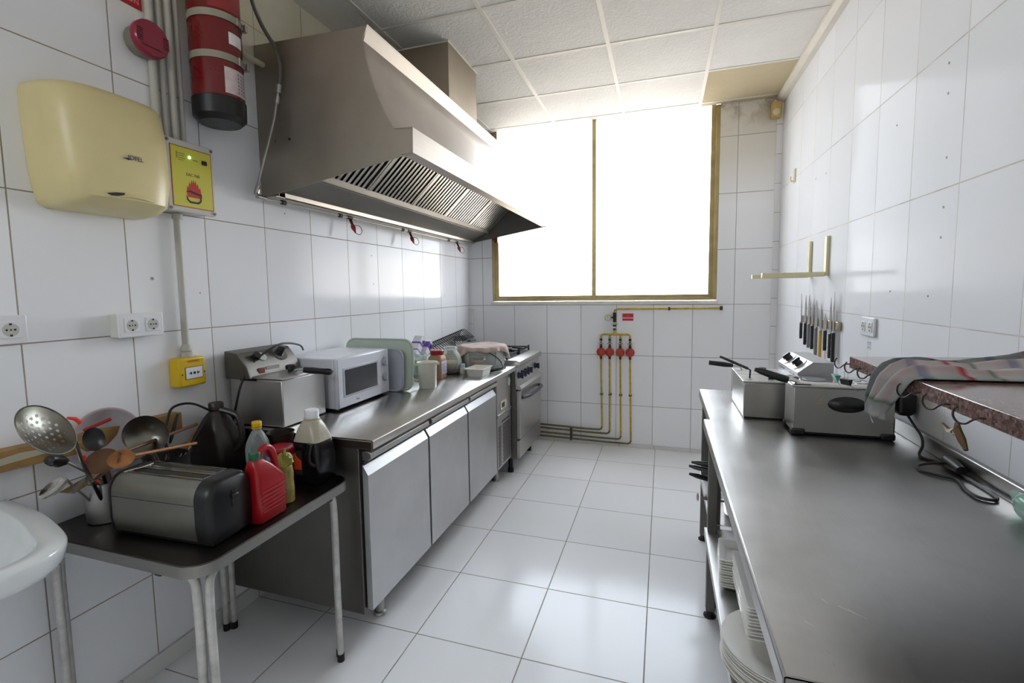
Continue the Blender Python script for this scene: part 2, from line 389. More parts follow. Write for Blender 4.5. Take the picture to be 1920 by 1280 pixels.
# ================================================================ LEFT WALL FITTINGS
# hand dryer: rounded cream shell, mark and sensor slot
hd = thing('hand_dryer', (LX, 1.13, 1.70), 'cream rounded hand dryer mounted high on the white tiled wall', 'hand dryer')
rings = []
for z, dx, y0_, y1_ in ((1.690, .10, .985, 1.245), (1.700, .15, .965, 1.265), (1.722, .195, .955, 1.275), (1.80, .205, .945, 1.285), (1.96, .20, .938, 1.282), (2.025, .19, .938, 1.278), (2.045, .175, .945, 1.27), (2.05, .15, .955, 1.26)):
    hw = (y1_ - y0_) / 2; yc = (y1_ + y0_) / 2; ring = []
    for i in range(25):
        t = PI * i / 24; c_, s_ = math.cos(t), math.sin(t)
        ring.append((LX + .001 + dx * (abs(s_) ** .55), yc - hw * (math.copysign(abs(c_) ** .6, c_)), z))
    rings.append(ring)
obj('shell', MB().loft(rings), m_ivory, hd, smooth=50)
obj('lower_lip', MB().tube([(LX + .204 * (math.sin(PI * i / 16) ** .5), 1.115 - .13 * math.cos(PI * i / 16), 1.733 - .012 * abs(math.cos(PI * i / 16))) for i in range(2, 15)], .0035, 8), m_ivory, hd)
obj('sensor_slot', MB().prism([(1.035, 1.732), (1.055, 1.737), (1.082, 1.740), (1.078, 1.733), (1.062, 1.728), (1.045, 1.727)], 'x', LX + .150, LX + .2015), m_black, hd)
text('maker_mark', 'JOFEL', .019, (-1.5915, 1.118, 1.852), (-.03, 1, 0), (0, 0, 1), m_blueink, hd)
obj('mark_swoosh', MB().prism([(1.078, 1.846), (1.096, 1.850), (1.106, 1.845), (1.094, 1.8445)], 'x', LX + .2055, LX + .2066), m_blueink, hd)

# extinguishing-system control panel
cpn = thing('fire_control_panel', (LX, 1.39, 1.735), 'grey wall box with a yellow front and a lit green lamp beside the hand dryer', 'control panel')
obj('box', MB().box(LX + .001, LX + .075, 1.31, 1.495, 1.735, 1.99), P('box_grey', (196, 196, 190), .4), cpn, bevel=.006)
obj('box_lid', MB().box(LX + .075, LX + .09, 1.305, 1.5, 1.73, 1.995), P('box_grey', (196, 196, 190), .4), cpn, bevel=.004)
fx_ = LX + .0902
obj('face_border', MB().box(fx_, fx_ + .0008, 1.322, 1.49, 1.75, 1.972), m_redline, cpn, smooth=0)
obj('face_label', MB().box(fx_ + .0006, fx_ + .0014, 1.325, 1.487, 1.753, 1.969), m_label, cpn, smooth=0)
for y_, z_ in ((1.313, 1.984), (1.492, 1.984), (1.313, 1.741), (1.492, 1.741)):
    obj('screw', MB().cyl((fx_ - .002, y_, z_), (fx_ + .004, y_, z_), .0055).box(fx_ + .004, fx_ + .0045, y_ - .004, y_ + .004, z_ - .0007, z_ + .0007), m_grey, cpn)
led = N('green_lamp'); led.b.inputs['Base Color'].default_value = (.1, 1, .3, 1); led.b.inputs['Emission Color'].default_value = (.3, 1, .5, 1); led.b.inputs['Emission Strength'].default_value = 4
obj('indicator_lamp', MB().sphere((fx_ + .002, 1.398, 1.938), .0045), led.m, cpn, label='lit green lamp')
obj('key_switch', MB().box(fx_ + .001, fx_ + .007, 1.448, 1.467, 1.922, 1.938), m_black, cpn, bevel=.001)
text('panel_text', 'EAC F60', .0155, (fx_ + .0016, 1.408, 1.873), (0, 1, 0), (0, 0, 1), m_blackink, cpn)
obj('printed_legend', MB().box(fx_ + .0013, fx_ + .0018, 1.345, 1.35, 1.925, 1.95).box(fx_ + .0013, fx_ + .0018, 1.353, 1.378, 1.943, 1.947).box(fx_ + .0013, fx_ + .0018, 1.353, 1.376, 1.935, 1.939).box(fx_ + .0013, fx_ + .0018, 1.353, 1.379, 1.927, 1.931).box(fx_ + .0013, fx_ + .0018, 1.353, 1.373, 1.92, 1.923).box(fx_ + .0013, fx_ + .0018, 1.41, 1.432, 1.93, 1.934), P('olive_ink', (150, 146, 60), .5), cpn, smooth=0)
fl = []
for i in range(15):
    t = i / 14; fl.append((1.378 + .06 * t, 1.812 + (.034 * math.sin(PI * t)) + (.012 if i % 2 else -.004)))
obj('flame_emblem', MB().prism([(1.382, 1.79), (1.434, 1.79)] + fl[::-1], 'x', fx_ + .0013, fx_ + .002), P('flame_red', (190, 40, 34), .5), cpn, smooth=0)
obj('emblem_basket', MB().prism([(1.374, 1.808), (1.39, 1.816), (1.42, 1.81), (1.44, 1.806), (1.436, 1.778), (1.424, 1.768), (1.388, 1.768), (1.378, 1.778), (1.375, 1.796), (1.384, 1.78), (1.392, 1.775), (1.42, 1.775), (1.43, 1.78), (1.434, 1.8), (1.41, 1.803), (1.39, 1.808)], 'x', fx_ + .0018, fx_ + .0026), m_blackink, cpn, smooth=0)

# conduits above the panel
for k, (y_, r_, zt, lab) in enumerate(((1.338, .0135, 2.89, 'leftmost and widest grey conduit rising behind the red siren'), (1.372, .009, 2.89, 'thin grey conduit just right of the wide one above the control panel'),
                                  (1.408, .013, 2.89, 'thick grey conduit in the middle right above the control panel'), (1.442, .009, 2.89, 'rightmost thin grey conduit, nearest the fire extinguisher'))):
    c_ = thing('conduit', (LX, y_, 1.99), lab, 'conduit', 'conduits above the control panel')
    obj('pipe', MB().cyl((LX + .0155, y_, 1.995), (LX + .0155, y_, zt), r_), m_conduit, c_)
    obj('gland', MB().cyl((LX + .0195, y_, 1.992), (LX + .0195, y_, 2.012), r_ + .004), m_conduit, c_)
c_ = thing('conduit', (LX, 1.385, 1.19), 'single grey conduit running down from the control panel to the yellow call point', 'conduit')
obj('pipe', MB().cyl((LX + .022, 1.385, 1.73), (LX + .022, 1.385, 1.19), .0125), m_conduit, c_)
obj('gland', MB().cyl((LX + .024, 1.385, 1.73), (LX + .024, 1.385, 1.712), .018), m_conduit, c_)
obj('gland', MB().lathe([(.014, .05), (.02, .04), (.021, .025), (.017, .02), (.021, .016), (.021, 0)], (LX + .024, 1.385, 1.1785)), m_conduit, c_)

# manual call point
cpt = thing('call_point', (LX, 1.38, 1.065), 'yellow manual call point with a white break panel below the grey conduit', 'call point')
obj('housing', MB().box(LX + .001, LX + .055, 1.325, 1.437, 1.065, 1.178), m_yellow, cpt, bevel=.008, seg=3)
obj('recess', MB().box(LX + .053, LX + .056, 1.348, 1.423, 1.093, 1.142), P('dark_yellow', (130, 104, 16), .5), cpt, smooth=0)
obj('break_panel', MB().box(LX + .055, LX + .0575, 1.351, 1.420, 1.096, 1.139), m_white, cpt, bevel=.0008)
ar = LX + .0575
obj('press_symbol', MB().prism([(1.363, 1.117), (1.374, 1.123), (1.374, 1.111)], 'x', ar, ar + .0007).cyl((ar, 1.3855, 1.117), (ar + .0007, 1.3855, 1.117), .0055, n=16).prism([(1.408, 1.117), (1.397, 1.123), (1.397, 1.111)], 'x', ar, ar + .0007), m_blackink, cpt, smooth=0)
text('call_point_text', 'DISPARO', .0125, (LX + .0555, 1.386, 1.163), (0, 1, 0), (0, 0, 1), m_redline, cpt)
obj('screw', MB().cyl((LX + .055, 1.337, 1.115), (LX + .0562, 1.337, 1.115), .0028).cyl((LX + .055, 1.43, 1.115), (LX + .0562, 1.43, 1.115), .0028), m_blackink, cpt)

# siren
sn = thing('alarm_siren', (LX, 1.315, 2.32), 'round magenta red alarm siren on a grey base beside the conduits', 'siren')
obj('base', MB().lathe([(.048, 0), (.052, .008), (.050, .04), (.046, .048)], (LX + .001, 1.30, 2.322), axis=(1, 0, 0)), P('siren_base', (120, 118, 104), .5), sn)
obj('cap', MB().lathe([(.057, .046), (.062, .052), (.062, .072), (.058, .078), (0, .08)], (LX + .001, 1.30, 2.322), 40, axis=(1, 0, 0), cap=True), m_siren, sn, smooth=40)
gr = MB()
for k in range(6):
    for sgn in (-1, 1):
        y_ = 1.30 + sgn * (.046); z_ = 2.322 + (k - 2.5) * .0075
        gr.box(LX + .079, LX + .082, y_ - .010, y_ + .010, z_ - .0011, z_ + .0011)
gr.box(LX + .079, LX + .082, 1.26, 1.34, 2.2885, 2.291)
obj('sound_slots', gr, P('slot_dark', (96, 18, 40), .5), sn, smooth=0)

# red sign, only its lower edge is in frame
sg = thing('warning_sign', (LX, 1.25, 2.44), 'red sign with pale lettering above the siren, cut off by the top of the picture', 'sign')
obj('plate', MB().box(LX + .001, LX + .003, 1.15, 1.324, 2.44, 2.56), P('sign_red', (170, 20, 28), .4), sg, smooth=0)
text('sign_text', 'BUTTON', .026, (LX + .0033, 1.262, 2.463), (0, 1, 0), (0, 0, 1), P('pale_red_ink', (216, 150, 146), .5), sg)
text('sign_text', 'IN CASE OF', .022, (LX + .0033, 1.25, 2.495), (0, 1, 0), (0, 0, 1), P('pale_red_ink', (216, 150, 146), .5), sg)

# fire extinguisher
ex = thing('fire_extinguisher', (LX + .10, 1.535, 2.10), 'red fire extinguisher cylinder with black foot strapped to the wall', 'fire extinguisher')
ec = (LX + .105, 1.535, 2.10); er = .092
obj('cylinder', MB().lathe([(er, .07), (er, .62), (er * .8, .68), (er * .3, .72), (.02, .74)], ec, 40), m_extred, ex, smooth=40)
obj('foot', MB().lathe([(er * .55, 0), (er * .82, .0), (er + .003, .02), (er + .004, .085), (er + .001, .088)], ec, 40), m_black, ex, smooth=40)
for z_ in (.22, .37):
    sx = obj('strap', MB().lathe([(er + .001, z_), (er + .0035, z_), (er + .0035, z_ + .026), (er + .001, z_ + .026)], ec, 40, cap=False), m_strap, ex, smooth=30)
    a = math.radians(18)
    obj('buckle', MB().tube([(ec[0] + (er + .006) * math.cos(a + d), ec[1] + (er + .006) * math.sin(a + d), ec[2] + z_ + .013 + h_) for d, h_ in ((-.15, .013), (.28, .010), (.28, -.010), (-.15, -.013))], .0025, 8, closed=True).box(ec[0] + .068, ec[0] + .088, ec[1] + .062, ec[1] + .075, ec[2] + z_, ec[2] + z_ + .026), m_alu, sx)
def curved_label(a0, a1, z0_, z1_, r):
    n = 14; rows = []
    for z_ in (z0_, z1_): rows.append([(ec[0] + r * math.cos(math.radians(a0 + (a1 - a0) * i / n)), ec[1] + r * math.sin(math.radians(a0 + (a1 - a0) * i / n)), ec[2] + z_) for i in range(n + 1)])
    return MB().loft(rows, False, False, closed=False)
obj('label', curved_label(-28, 32, .098, .195, er + .0012), P('paper_pink', (214, 196, 196), .6, var=.15, vscale=40), ex, label='white maintenance card')
lt = MB()
for k in range(3):
    for q in range(6):
        a0 = 4 + k * 9; z_ = .108 + q * .0135
        lt.loft([[(ec[0] + (er + .0018) * math.cos(math.radians(a)), ec[1] + (er + .0018) * math.sin(math.radians(a)), ec[2] + zz) for a in (a0, a0 + 4)] for zz in (z_, z_ + .008)], False, False, closed=False)
obj('label_print', lt, m_greyink, ex)
obj('label', curved_label(-14, 26, .285, .33, er + .0012), m_whiteink, ex, label='small white sticker')
obj('label', curved_label(-55, 30, .405, .52, er + .0012), P('faded_red', (142, 40, 44), .45), ex, label='faded red instruction label')
obj('wall_bracket', MB().box(LX + .001, LX + .015, 1.50, 1.57, 2.2, 2.62), m_grey, ex)

# flexible hose and steel pipe to the nozzles under the hood
sp_ = thing('suppression_line', (LX, 1.75, 1.86), 'grey hose and thin steel pipe with three red-capped nozzles along the hood bottom', 'pipe')
obj('hose', MB().tube([(-1.62, 1.665, 2.80), (-1.66, 1.69, 2.68), (-1.685, 1.765, 2.60), (-1.645, 1.80, 2.50), (-1.628, 1.803, 2.41), (-1.64, 1.803, 2.345)], .0085, 10, smooth=8), P('hose_grey', (92, 90, 86), .45), sp_)
obj('hose_fitting', MB().cyl((-1.64, 1.803, 2.35), (-1.646, 1.802, 2.315), .012).cyl((-1.649, 1.801, 2.30), (-1.655, 1.80, 2.27), .0105), m_alu, sp_)
obj('steel_pipe', MB().tube([(-1.642, 1.803, 2.34), (-1.672, 1.797, 2.2), (LX + .06, 1.745, 1.89), (LX + .056, 1.738, 1.868), (LX + .06, 1.76, 1.858), (LX + .06, 1.80, 1.857), (LX + .06, 4.28, 1.857)], .0065, 10), m_alu, sp_)
obj('elbow', MB().cyl((LX + .062, 1.752, 1.905), (LX + .0585, 1.742, 1.872), .011).cyl((LX + .058, 1.745, 1.86), (LX + .06, 1.79, 1.857), .0105), m_shiny, sp_)
clips = MB()
for y_ in (1.90, 2.33, 3.02, 3.78): clips.cyl((LX + .06, y_ - .012, 1.857), (LX + .06, y_ + .012, 1.857), .011)
obj('pipe_clips', clips, m_blackm, sp_)
for y_ in (2.416, 3.111, 3.95):
    nz_ = obj('nozzle', MB().cyl((LX + .06, y_ - .02, 1.857), (LX + .06, y_ + .02, 1.857), .0105).cyl((LX + .06, y_, 1.857), (LX + .075, y_ + .004, 1.815), .0085, .0075), m_rust, sp_)
    obj('nozzle_cap', MB().lathe([(.009, 0), (.0125, .004), (.013, .022), (.008, .034), (.004, .05)], (LX + .074, y_ + .004, 1.815), axis=(.35, .12, -1)), m_red, nz_)
    obj('cap_strap', MB().tube([(LX + .076, y_ + .006, 1.812), (LX + .10, y_ + .035, 1.81), (LX + .11, y_ + .045, 1.782), (LX + .105, y_ + .03, 1.76), (LX + .092, y_ + .01, 1.767)], .002, 6, smooth=5), m_red, nz_)
# cream conduit into the hood side
cc = thing('conduit', (LX, 1.70, 2.45), 'cream conduit from the ceiling bending into the hood side', 'conduit')
obj('pipe', MB().tube([(LX + .02, 1.715, 2.89), (LX + .02, 1.712, 2.58), (LX + .025, 1.72, 2.51), (LX + .035, 1.76, 2.473), (LX + .05, 1.80, 2.462), (LX + .05, 1.829, 2.462)], .013, 12, smooth=5), P('cream_conduit', (196, 190, 160), .5), cc)

# sockets
def schuko(mbp, cx_, y_, z_, s=1.0, sgn=1):
    pass
def socket(x, ys, z, yc, w, h, depth, label, back, group=None, sgn=1, sq=.0245):
    t = thing('socket', (x, yc, z - h / 2), label, 'socket', group)
    xa, xb = sorted((x + sgn * .0006, x + sgn * back))
    if back > .01: obj('back_box', MB().box(xa, xb, yc - w / 2 + .002, yc + w / 2 - .002, z - h / 2 + .002, z + h / 2 - .002), P('box_cream', (208, 207, 196), .45), t, bevel=.002)
    xa, xb = sorted((x + sgn * back, x + sgn * (back + depth)))
    obj('cover_plate', MB().box(xa, xb, yc - w / 2, yc + w / 2, z - h / 2, z + h / 2), m_white, t, bevel=.004, seg=3)
    f = x + sgn * (back + depth)
    for y_ in ys:
        o = obj('outlet', MB().box(*sorted((f - sgn * .0005, f + sgn * .0022)), y_ - sq, y_ + sq, z - sq, z + sq), m_white, t, bevel=.001)
        obj('well', MB().cyl((f + sgn * .002, y_, z), (f + sgn * .0028, y_, z), sq * .78, n=28), P('socket_well', (188, 188, 178), .5), o)
        obj('holes', MB().cyl((f + sgn * .0024, y_ - .0095, z), (f + sgn * .0034, y_ - .0095, z), .0028, n=12).cyl((f + sgn * .0024, y_ + .0095, z), (f + sgn * .0034, y_ + .0095, z), .0028, n=12).cyl((f + sgn * .0024, y_, z), (f + sgn * .0034, y_, z), .0022, n=12)
            .box(*sorted((f + sgn * .0024, f + sgn * .0034)), y_ - .003, y_ + .003, z + sq * .55, z + sq * .78).box(*sorted((f + sgn * .0024, f + sgn * .0034)), y_ - .003, y_ + .003, z - sq * .78, z - sq * .55), m_blackink, o)
    return t
socket(LX, (1.17, 1.242), 1.318, 1.205, .152, .084, .012, 'white surface-mounted double socket left of the long grey conduit', .04)
socket(LX, (.862,), 1.327, .862, .082, .084, .010, 'white flush single socket over the sink, cut off by the left of the picture', .003)
socket(RX, (2.562, 2.486), 1.238, 2.522, .15, .084, .009, 'white double socket on the right wall between the knives and the stone shelf', .002, sgn=-1, sq=.022)
nt_ = thing('paper_note', (RX, 2.52, 1.15), 'tiny faded paper note stuck under the double socket on the right wall', 'note')
obj('paper', MB().box(RX - .0012, RX - .0004, 2.50, 2.54, 1.135, 1.175), P('note_paper', (216, 217, 220), .7), nt_, smooth=0)
obj('print', MB().box(RX - .0016, RX - .0012, 2.505, 2.535, 1.165, 1.168).box(RX - .0016, RX - .0012, 2.508, 2.53, 1.158, 1.160).box(RX - .0016, RX - .0012, 2.508, 2.532, 1.145, 1.148), m_greyink, nt_, smooth=0)

# timber rail along the wall over the small table
wr_ = thing('wooden_rail', (LX, .9, .93), 'rough wooden rail fixed along the wall above the sink and small table', 'rail')
obj('plank', MB().loft([[(LX + .001, y_, z_), (LX + .045, y_, z_), (LX + .045, y_, z_ + h_), (LX + .001, y_, z_ + h_)] for y_, z_, h_ in ((.2, .945, .058), (.82, .93, .06), (1.33, .908, .064))]), m_wood, wr_, bevel=.002)
obj('torn_paint_strip', MB().loft([[(LX + .0452, y_, z_ + .004), (LX + .0462, y_, z_ + .004), (LX + .0462, y_, z_ + h_), (LX + .0452, y_, z_ + h_)] for y_, z_, h_ in ((.2, .95, .02), (.55, .945, .028), (.7, .945, .016), (.84, .948, .026), (.95, .95, .012), (1.0, .955, .004))]), P('old_paint', (176, 168, 146), .7), wr_)
obj('nail', MB().cyl((LX + .045, 1.20, .945), (LX + .048, 1.20, .945), .003), m_grey, wr_)

# ================================================================ EXTRACTOR HOOD
HY0, HY1 = 1.83, 4.30
hood = thing('extractor_hood', (-1.4, 3.05, 1.87), 'long stainless steel extractor hood with curved front above the counter', 'extractor hood')
cv = [(-1.076, 2.105), (-1.112, 2.165), (-1.141, 2.229), (-1.166, 2.288), (-1.185, 2.35), (-1.20, 2.41), (-1.208, 2.47)]
prof = [(LX + .001, 1.868), (-.994, 1.995), (-.994, 2.098), (-1.068, 2.100)] + cv + [(-1.213, 2.478), (-1.19, 2.535), (LX + .001, 2.555)]
obj('side_panel', MB().prism(prof, 'y', HY0, HY0 + .003), steel('hood_side_steel', (164, 156, 146), .42, axis=0), hood)
obj('side_panel', MB().prism(prof, 'y', HY1 - .003, HY1), m_dark_steel, hood)
outer = [(-.992, 1.998), (-.992, 2.100), (-1.068, 2.104)] + cv + [(-1.215, 2.480), (-1.188, 2.537)]
inner = [(x - .004, z - .0005) for x, z in outer]
obj('front_panel', MB().prism(outer[2:] + inner[2:][::-1], 'y', HY0 - .004, HY1 + .002), m_hood, hood, smooth=30)
obj('front_lip', MB().prism([(-.992, 1.996), (-.990, 2.10), (-1.07, 2.104), (-1.07, 2.100), (-.996, 2.096), (-.996, 2.001), (-1.05, 1.998), (-1.05, 1.994)], 'y', HY0 - .004, HY1 + .002), m_hood, hood, smooth=0, bevel=.0015)
obj('top_panel', MB().prism([(-1.19, 2.537), (LX + .001, 2.557), (LX + .001, 2.553), (-1.19, 2.532)], 'y', HY0 + .003, HY1 - .003), m_dark_steel, hood)
obj('back_plate', MB().prism([(LX + .004, 1.875), (LX + .004, 2.55), (LX + .007, 2.55), (LX + .007, 1.875)], 'y', HY0 + .003, HY1 - .003), m_dark_steel, hood)
obj('baffle_plate', MB().prism([(-1.735, 1.888), (-1.585, 1.955), (-1.575, 1.972), (-1.58, 1.974), (-1.59, 1.960), (-1.737, 1.892)], 'y', HY0 + .004, HY1 - .004), m_dark_steel, hood)
obj('grease_gutter', MB().box(LX + .008, -1.715, HY0 + .004, HY1 + .03, 1.872, 1.876).box(-1.718, -1.715, HY0 + .06, HY1 - .004, 1.872, 1.912).box(LX + .008, -1.715, HY0 + .02, HY0 + .023, 1.872, 1.91), steel('gutter_steel', (214, 206, 194), .3, axis=1), hood)
A_ = Vector((-1.572, 0, 1.965)); B_ = Vector((-1.24, 0, 2.27)); d_ = (B_ - A_).normalized(); n_ = Vector((-d_.z, 0, d_.x))
slots = MB()
nf = 5; fw_ = (HY1 - HY0 - .02) / nf
obj('filter_rail', MB().box(-1.60, -1.555, HY0 + .004, HY1 - .004, 1.957, 1.961).prism([(-1.560, 1.955), (-1.556, 1.955), (-1.548, 1.985), (-1.552, 1.985)], 'y', HY0 + .004, HY1 - .004), m_dark_steel, hood)
for k in range(nf):
    ya_ = HY0 + .01 + k * fw_; yb_ = ya_ + fw_ - .006
    f = MB()
    def q(t, h): return tuple(A_ + d_ * t + n_ * h)
    def bar(t0, t1, a, b, h0, h1):
        vs_ = []
        for t in (t0, t1):
            for y in (a, b):
                for h in (h0, h1):
                    p = q(t, h); vs_.append((p[0], y, p[2]))
        f.add(vs_, [(0, 1, 3, 2), (4, 6, 7, 5), (0, 4, 5, 1), (2, 3, 7, 6), (0, 2, 6, 4), (1, 5, 7, 3)])
    bar(0, .02, ya_, yb_, -.004, .03); bar(.43, .45, ya_, yb_, -.004, .03); bar(0, .45, ya_, ya_ + .014, -.004, .03); bar(0, .45, yb_ - .014, yb_, -.004, .03)
    fo = obj('grease_filter', f, m_steelx, hood, bevel=.001)
    b = MB(); f = b; nb = 11; st = (yb_ - ya_ - .03) / nb
    for i in range(nb):
        a = ya_ + .018 + i * st; bar(.02, .43, a, a + st * .52, 0, .006)
        bar(.02, .43, a + st * .42, a + st * .52, 0, .018)
    obj('baffle_slats', b, m_steelx, fo)
    f = MB(); bar(.015, .44, ya_ + .01, yb_ - .01, .026, .03)
    obj('filter_back', f, m_black, fo)
obj('rivet', MB().sphere((-1.62, HY0 - .001, 2.12), .006).sphere((-1.70, HY0 - .001, 2.12), .003), m_blackm, hood)

dct = thing('exhaust_duct', (-1.39, 2.945, 2.545), 'rectangular steel exhaust duct from the top of the hood to the ceiling', 'duct')
obj('duct_sleeve', MB().box(-1.56, -1.225, 2.72, 3.17, 2.558, CZ - .002), steel('duct_steel', (170, 158, 142), .42, axis=2), dct, bevel=.002)
obj('seam_flange', MB().box(-1.565, -1.22, 2.715, 3.175, CZ - .008, CZ - .001), m_whitepaint, dct, smooth=0)

# ================================================================ REFRIGERATED COUNTER
CT = .86
cnt = thing('refrigerated_counter', (-1.42, 2.45, 0), 'long stainless steel refrigerated counter with three doors beside the cooker', 'refrigerated counter')
CY0, CY1 = 1.53, 3.42
obj('worktop', MB().prism([(LX + .004, CT), (-1.044, CT), (-1.038, CT - .004), (-1.037, CT - .02), (-1.038, CT - .034), (-1.044, CT - .037), (-1.055, CT - .035), (LX + .004, CT - .035)], 'y', CY0, CY1), m_top, cnt, smooth=50)
obj('upstand', MB().box(LX + .003, LX + .018, CY0, CY1, CT, CT + .045), m_top, cnt, bevel=.004)
obj('worktop_end', MB().box(LX + .01, -1.042, CY0 - .001, CY0 + .012, CT - .040, CT - .003), steel('worktop_end_steel', (110, 98, 92), .3, axis=0), cnt, bevel=.004)
obj('body', MB().box(LX + .006, -1.12, 1.55, CY1 - .005, .13, CT - .036), m_dark_steel, cnt, bevel=.002)
obj('door_gasket_gap_shade', MB().box(-1.12, -1.108, 1.565, 3.095, .15, .823), m_black, cnt, smooth=0)  # black door gasket, carried up as painted shade in the gap under the worktop
dp = [(-1.112, .15), (-1.086, .15), (-1.086, .705), (-1.110, .745), (-1.112, .745)]
for a, b in ((1.56, 2.066), (2.084, 2.568), (2.586, 3.082)):
    d = obj('door', MB().prism(dp, 'y', a, b), steel('door_steel', (200, 200, 201), .33, axis=2), cnt, bevel=.001, smooth=12)
    obj('handle', MB().prism([(-1.112, .765), (-1.088, .762), (-1.070, .774), (-1.072, .794), (-1.084, .800), (-1.112, .800)], 'y', a + .003, b - .012), m_steel, d, bevel=.002, smooth=20)
    obj('handle_end', MB().prism([(-1.110, .755), (-1.086, .752), (-1.080, .796), (-1.110, .80)], 'y', b - .009, b + .006), m_grey, d)
mp_ = obj('machine_panel', MB().box(-1.12, -1.086, 3.10, 3.41, .155, .80).prism([(-1.10, .55), (-1.076, .55), (-1.086, .525), (-1.10, .525)], 'y', 3.10, 3.41), m_steelz, cnt, bevel=.002)
gp = MB()
for k in range(5): gp.box(-1.0865, -1.0852, 3.20 + k * .036, 3.228 + k * .036, .478, .49)
obj('vent_slots', gp, m_black, mp_, smooth=0)
for ya_, yb_ in ((3.115, 3.19), (3.215, 3.39)):
    g = MB(); ny = int((yb_ - ya_) / .0125)
    for i in range(ny):
        for j in range(20):
            y_ = ya_ + i * .0125 + (.006 if j % 2 else 0); z_ = .175 + j * .0145
            g.box(-1.0865, -1.0853, y_, y_ + .0085, z_, z_ + .0098)
    obj('vent_grille', g, m_black, mp_, smooth=0)
o = obj('thermostat', MB().prism([(a, b) for a, b in rrect(3.16, 3.295, .575, .635, .02)], 'x', -1.086, -1.080), P('thermostat_frame', (206, 202, 182), .4), mp_)
obj('display', MB().box(-1.0802, -1.0792, 3.185, 3.25, .588, .622), m_black, o, smooth=0)
obj('badge', MB().lathe([(.032, 0), (.032, .002), (.026, .003), (0, .003)], (-1.086, 3.375, .742), axis=(1, 0, 0)), P('badge_pale_green', (196, 212, 200), .35), mp_)
obj('badge_ring', MB().tube([(-1.0825, 3.375 + .027 * math.cos(t * PI / 10), .742 + .027 * math.sin(t * PI / 10)) for t in range(20)], .001, 6, closed=True), P('badge_green', (60, 130, 100), .4), mp_)
for x_, y_ in ((-1.175, 1.74), (-1.175, 3.30), (-1.70, 1.74), (-1.70, 3.30)):
    obj('leg', MB().lathe([(.026, 0), (.03, .004), (.026, .014), (.019, .018), (.019, .129)], (x_, y_, 0)), m_alu, cnt)

# ================================================================ GAS COOKER
SY0, SY1 = 3.43, 4.10
st_ = thing('gas_cooker', (-1.4, 3.77, 0), 'stainless gas cooker with dark blue knobs and black pan supports in the corner', 'cooker')
obj('body', MB().box(LX + .04, -1.05, SY0, SY1, .13, .80), m_dark_steel, st_, bevel=.002)
obj('cooktop', MB().prism([(LX + .03, .895), (-1.045, .895), (-1.018, .885), (-1.012, .868), (-1.02, .845), (-1.03, .84), (LX + .03, .84)], 'y', SY0 - .004, SY1 + .004), m_steelx, st_, smooth=50)
obj('burner_well', MB().box(LX + .08, -1.12, SY0 + .05, SY1 - .05, .8955, .897), P('enamel_dark', (52, 52, 56), .3), st_, smooth=0)
obj('control_panel', MB().prism([(-1.05, .70), (-1.035, .70), (-1.045, .84), (-1.06, .84)], 'y', SY0, SY1), m_steel, st_)
obj('panel_ledge', MB().prism([(-1.05, .675), (-1.005, .668), (-1.0, .68), (-1.02, .70), (-1.05, .705)], 'y', SY0, SY1), m_steel, st_)
for y_ in (3.475, 3.565, 3.655, 3.745, 3.97):
    k_ = obj('knob', MB().lathe([(.027, 0), (.025, .01), (.02, .012), (.018, .034), (0, .035)], (-1.042, y_, .775), axis=(1, 0, .08)), P('knob_blue_black', (26, 28, 52), .35), st_)
    obj('knob_grip', MB().box(-1.02, -1.0, y_ - .006, y_ + .006, .752, .798), P('knob_blue_black', (26, 28, 52), .35), k_, bevel=.002)
dr = obj('oven_door', MB().box(-1.05, -1.018, SY0 + .01, SY1 - .01, .285, .66), m_steelz, st_, bevel=.004)
obj('handle', MB().tube([(-1.018, 3.50, .60), (-.985, 3.55, .603), (-.972, 3.66, .604), (-.972, 3.85, .604), (-.985, 3.97, .603), (-1.018, 4.02, .60)], .014, 10, smooth=4), P('handle_grey', (66, 70, 78), .35), dr)
obj('drawer', MB().box(-1.05, -1.024, SY0 + .01, SY1 - .01, .135, .272), m_steelz, st_, bevel=.003)
for k, x_ in enumerate((-1.27, -1.58)):
    for y_ in (3.60, 3.93):
        gr_ = obj('burner', MB().lathe([(.05, 0), (.05, .012), (.035, .015), (.035, .022), (0, .023)], (x_, y_, .897)), m_black, st_)
    g = MB(); w_ = .145
    for y_ in (3.60, 3.93):
        g.tube([(x_ - w_, y_ - .15, .925), (x_ + w_, y_ - .15, .925), (x_ + w_, y_ + .15, .925), (x_ - w_, y_ + .15, .925)], .008, 6, closed=True)
        for a in range(4):
            c_, s_ = math.cos(a * PI / 2), math.sin(a * PI / 2); g.tube([(x_ + w_ * c_, y_ + .15 * s_, .925), (x_ + .04 * c_, y_ + .04 * s_, .932)], .007, 6)
        for sx in (-1, 1):
            for sy_ in (-1, 1): g.cyl((x_ + sx * w_, y_ + sy_ * .15, .896), (x_ + sx * w_, y_ + sy_ * .15, .940), .008, n=8)
    obj('pan_support', g, m_blackm, st_)
for x_, y_ in ((-1.12, 3.50), (-1.12, 4.03), (-1.68, 3.50), (-1.68, 4.03)):
    obj('leg', MB().lathe([(.024, 0), (.024, .03), (.018, .035), (.018, .13)], (x_, y_, 0)), m_black, st_)

# ================================================================ ON THE COUNTER
Z = CT + .0006
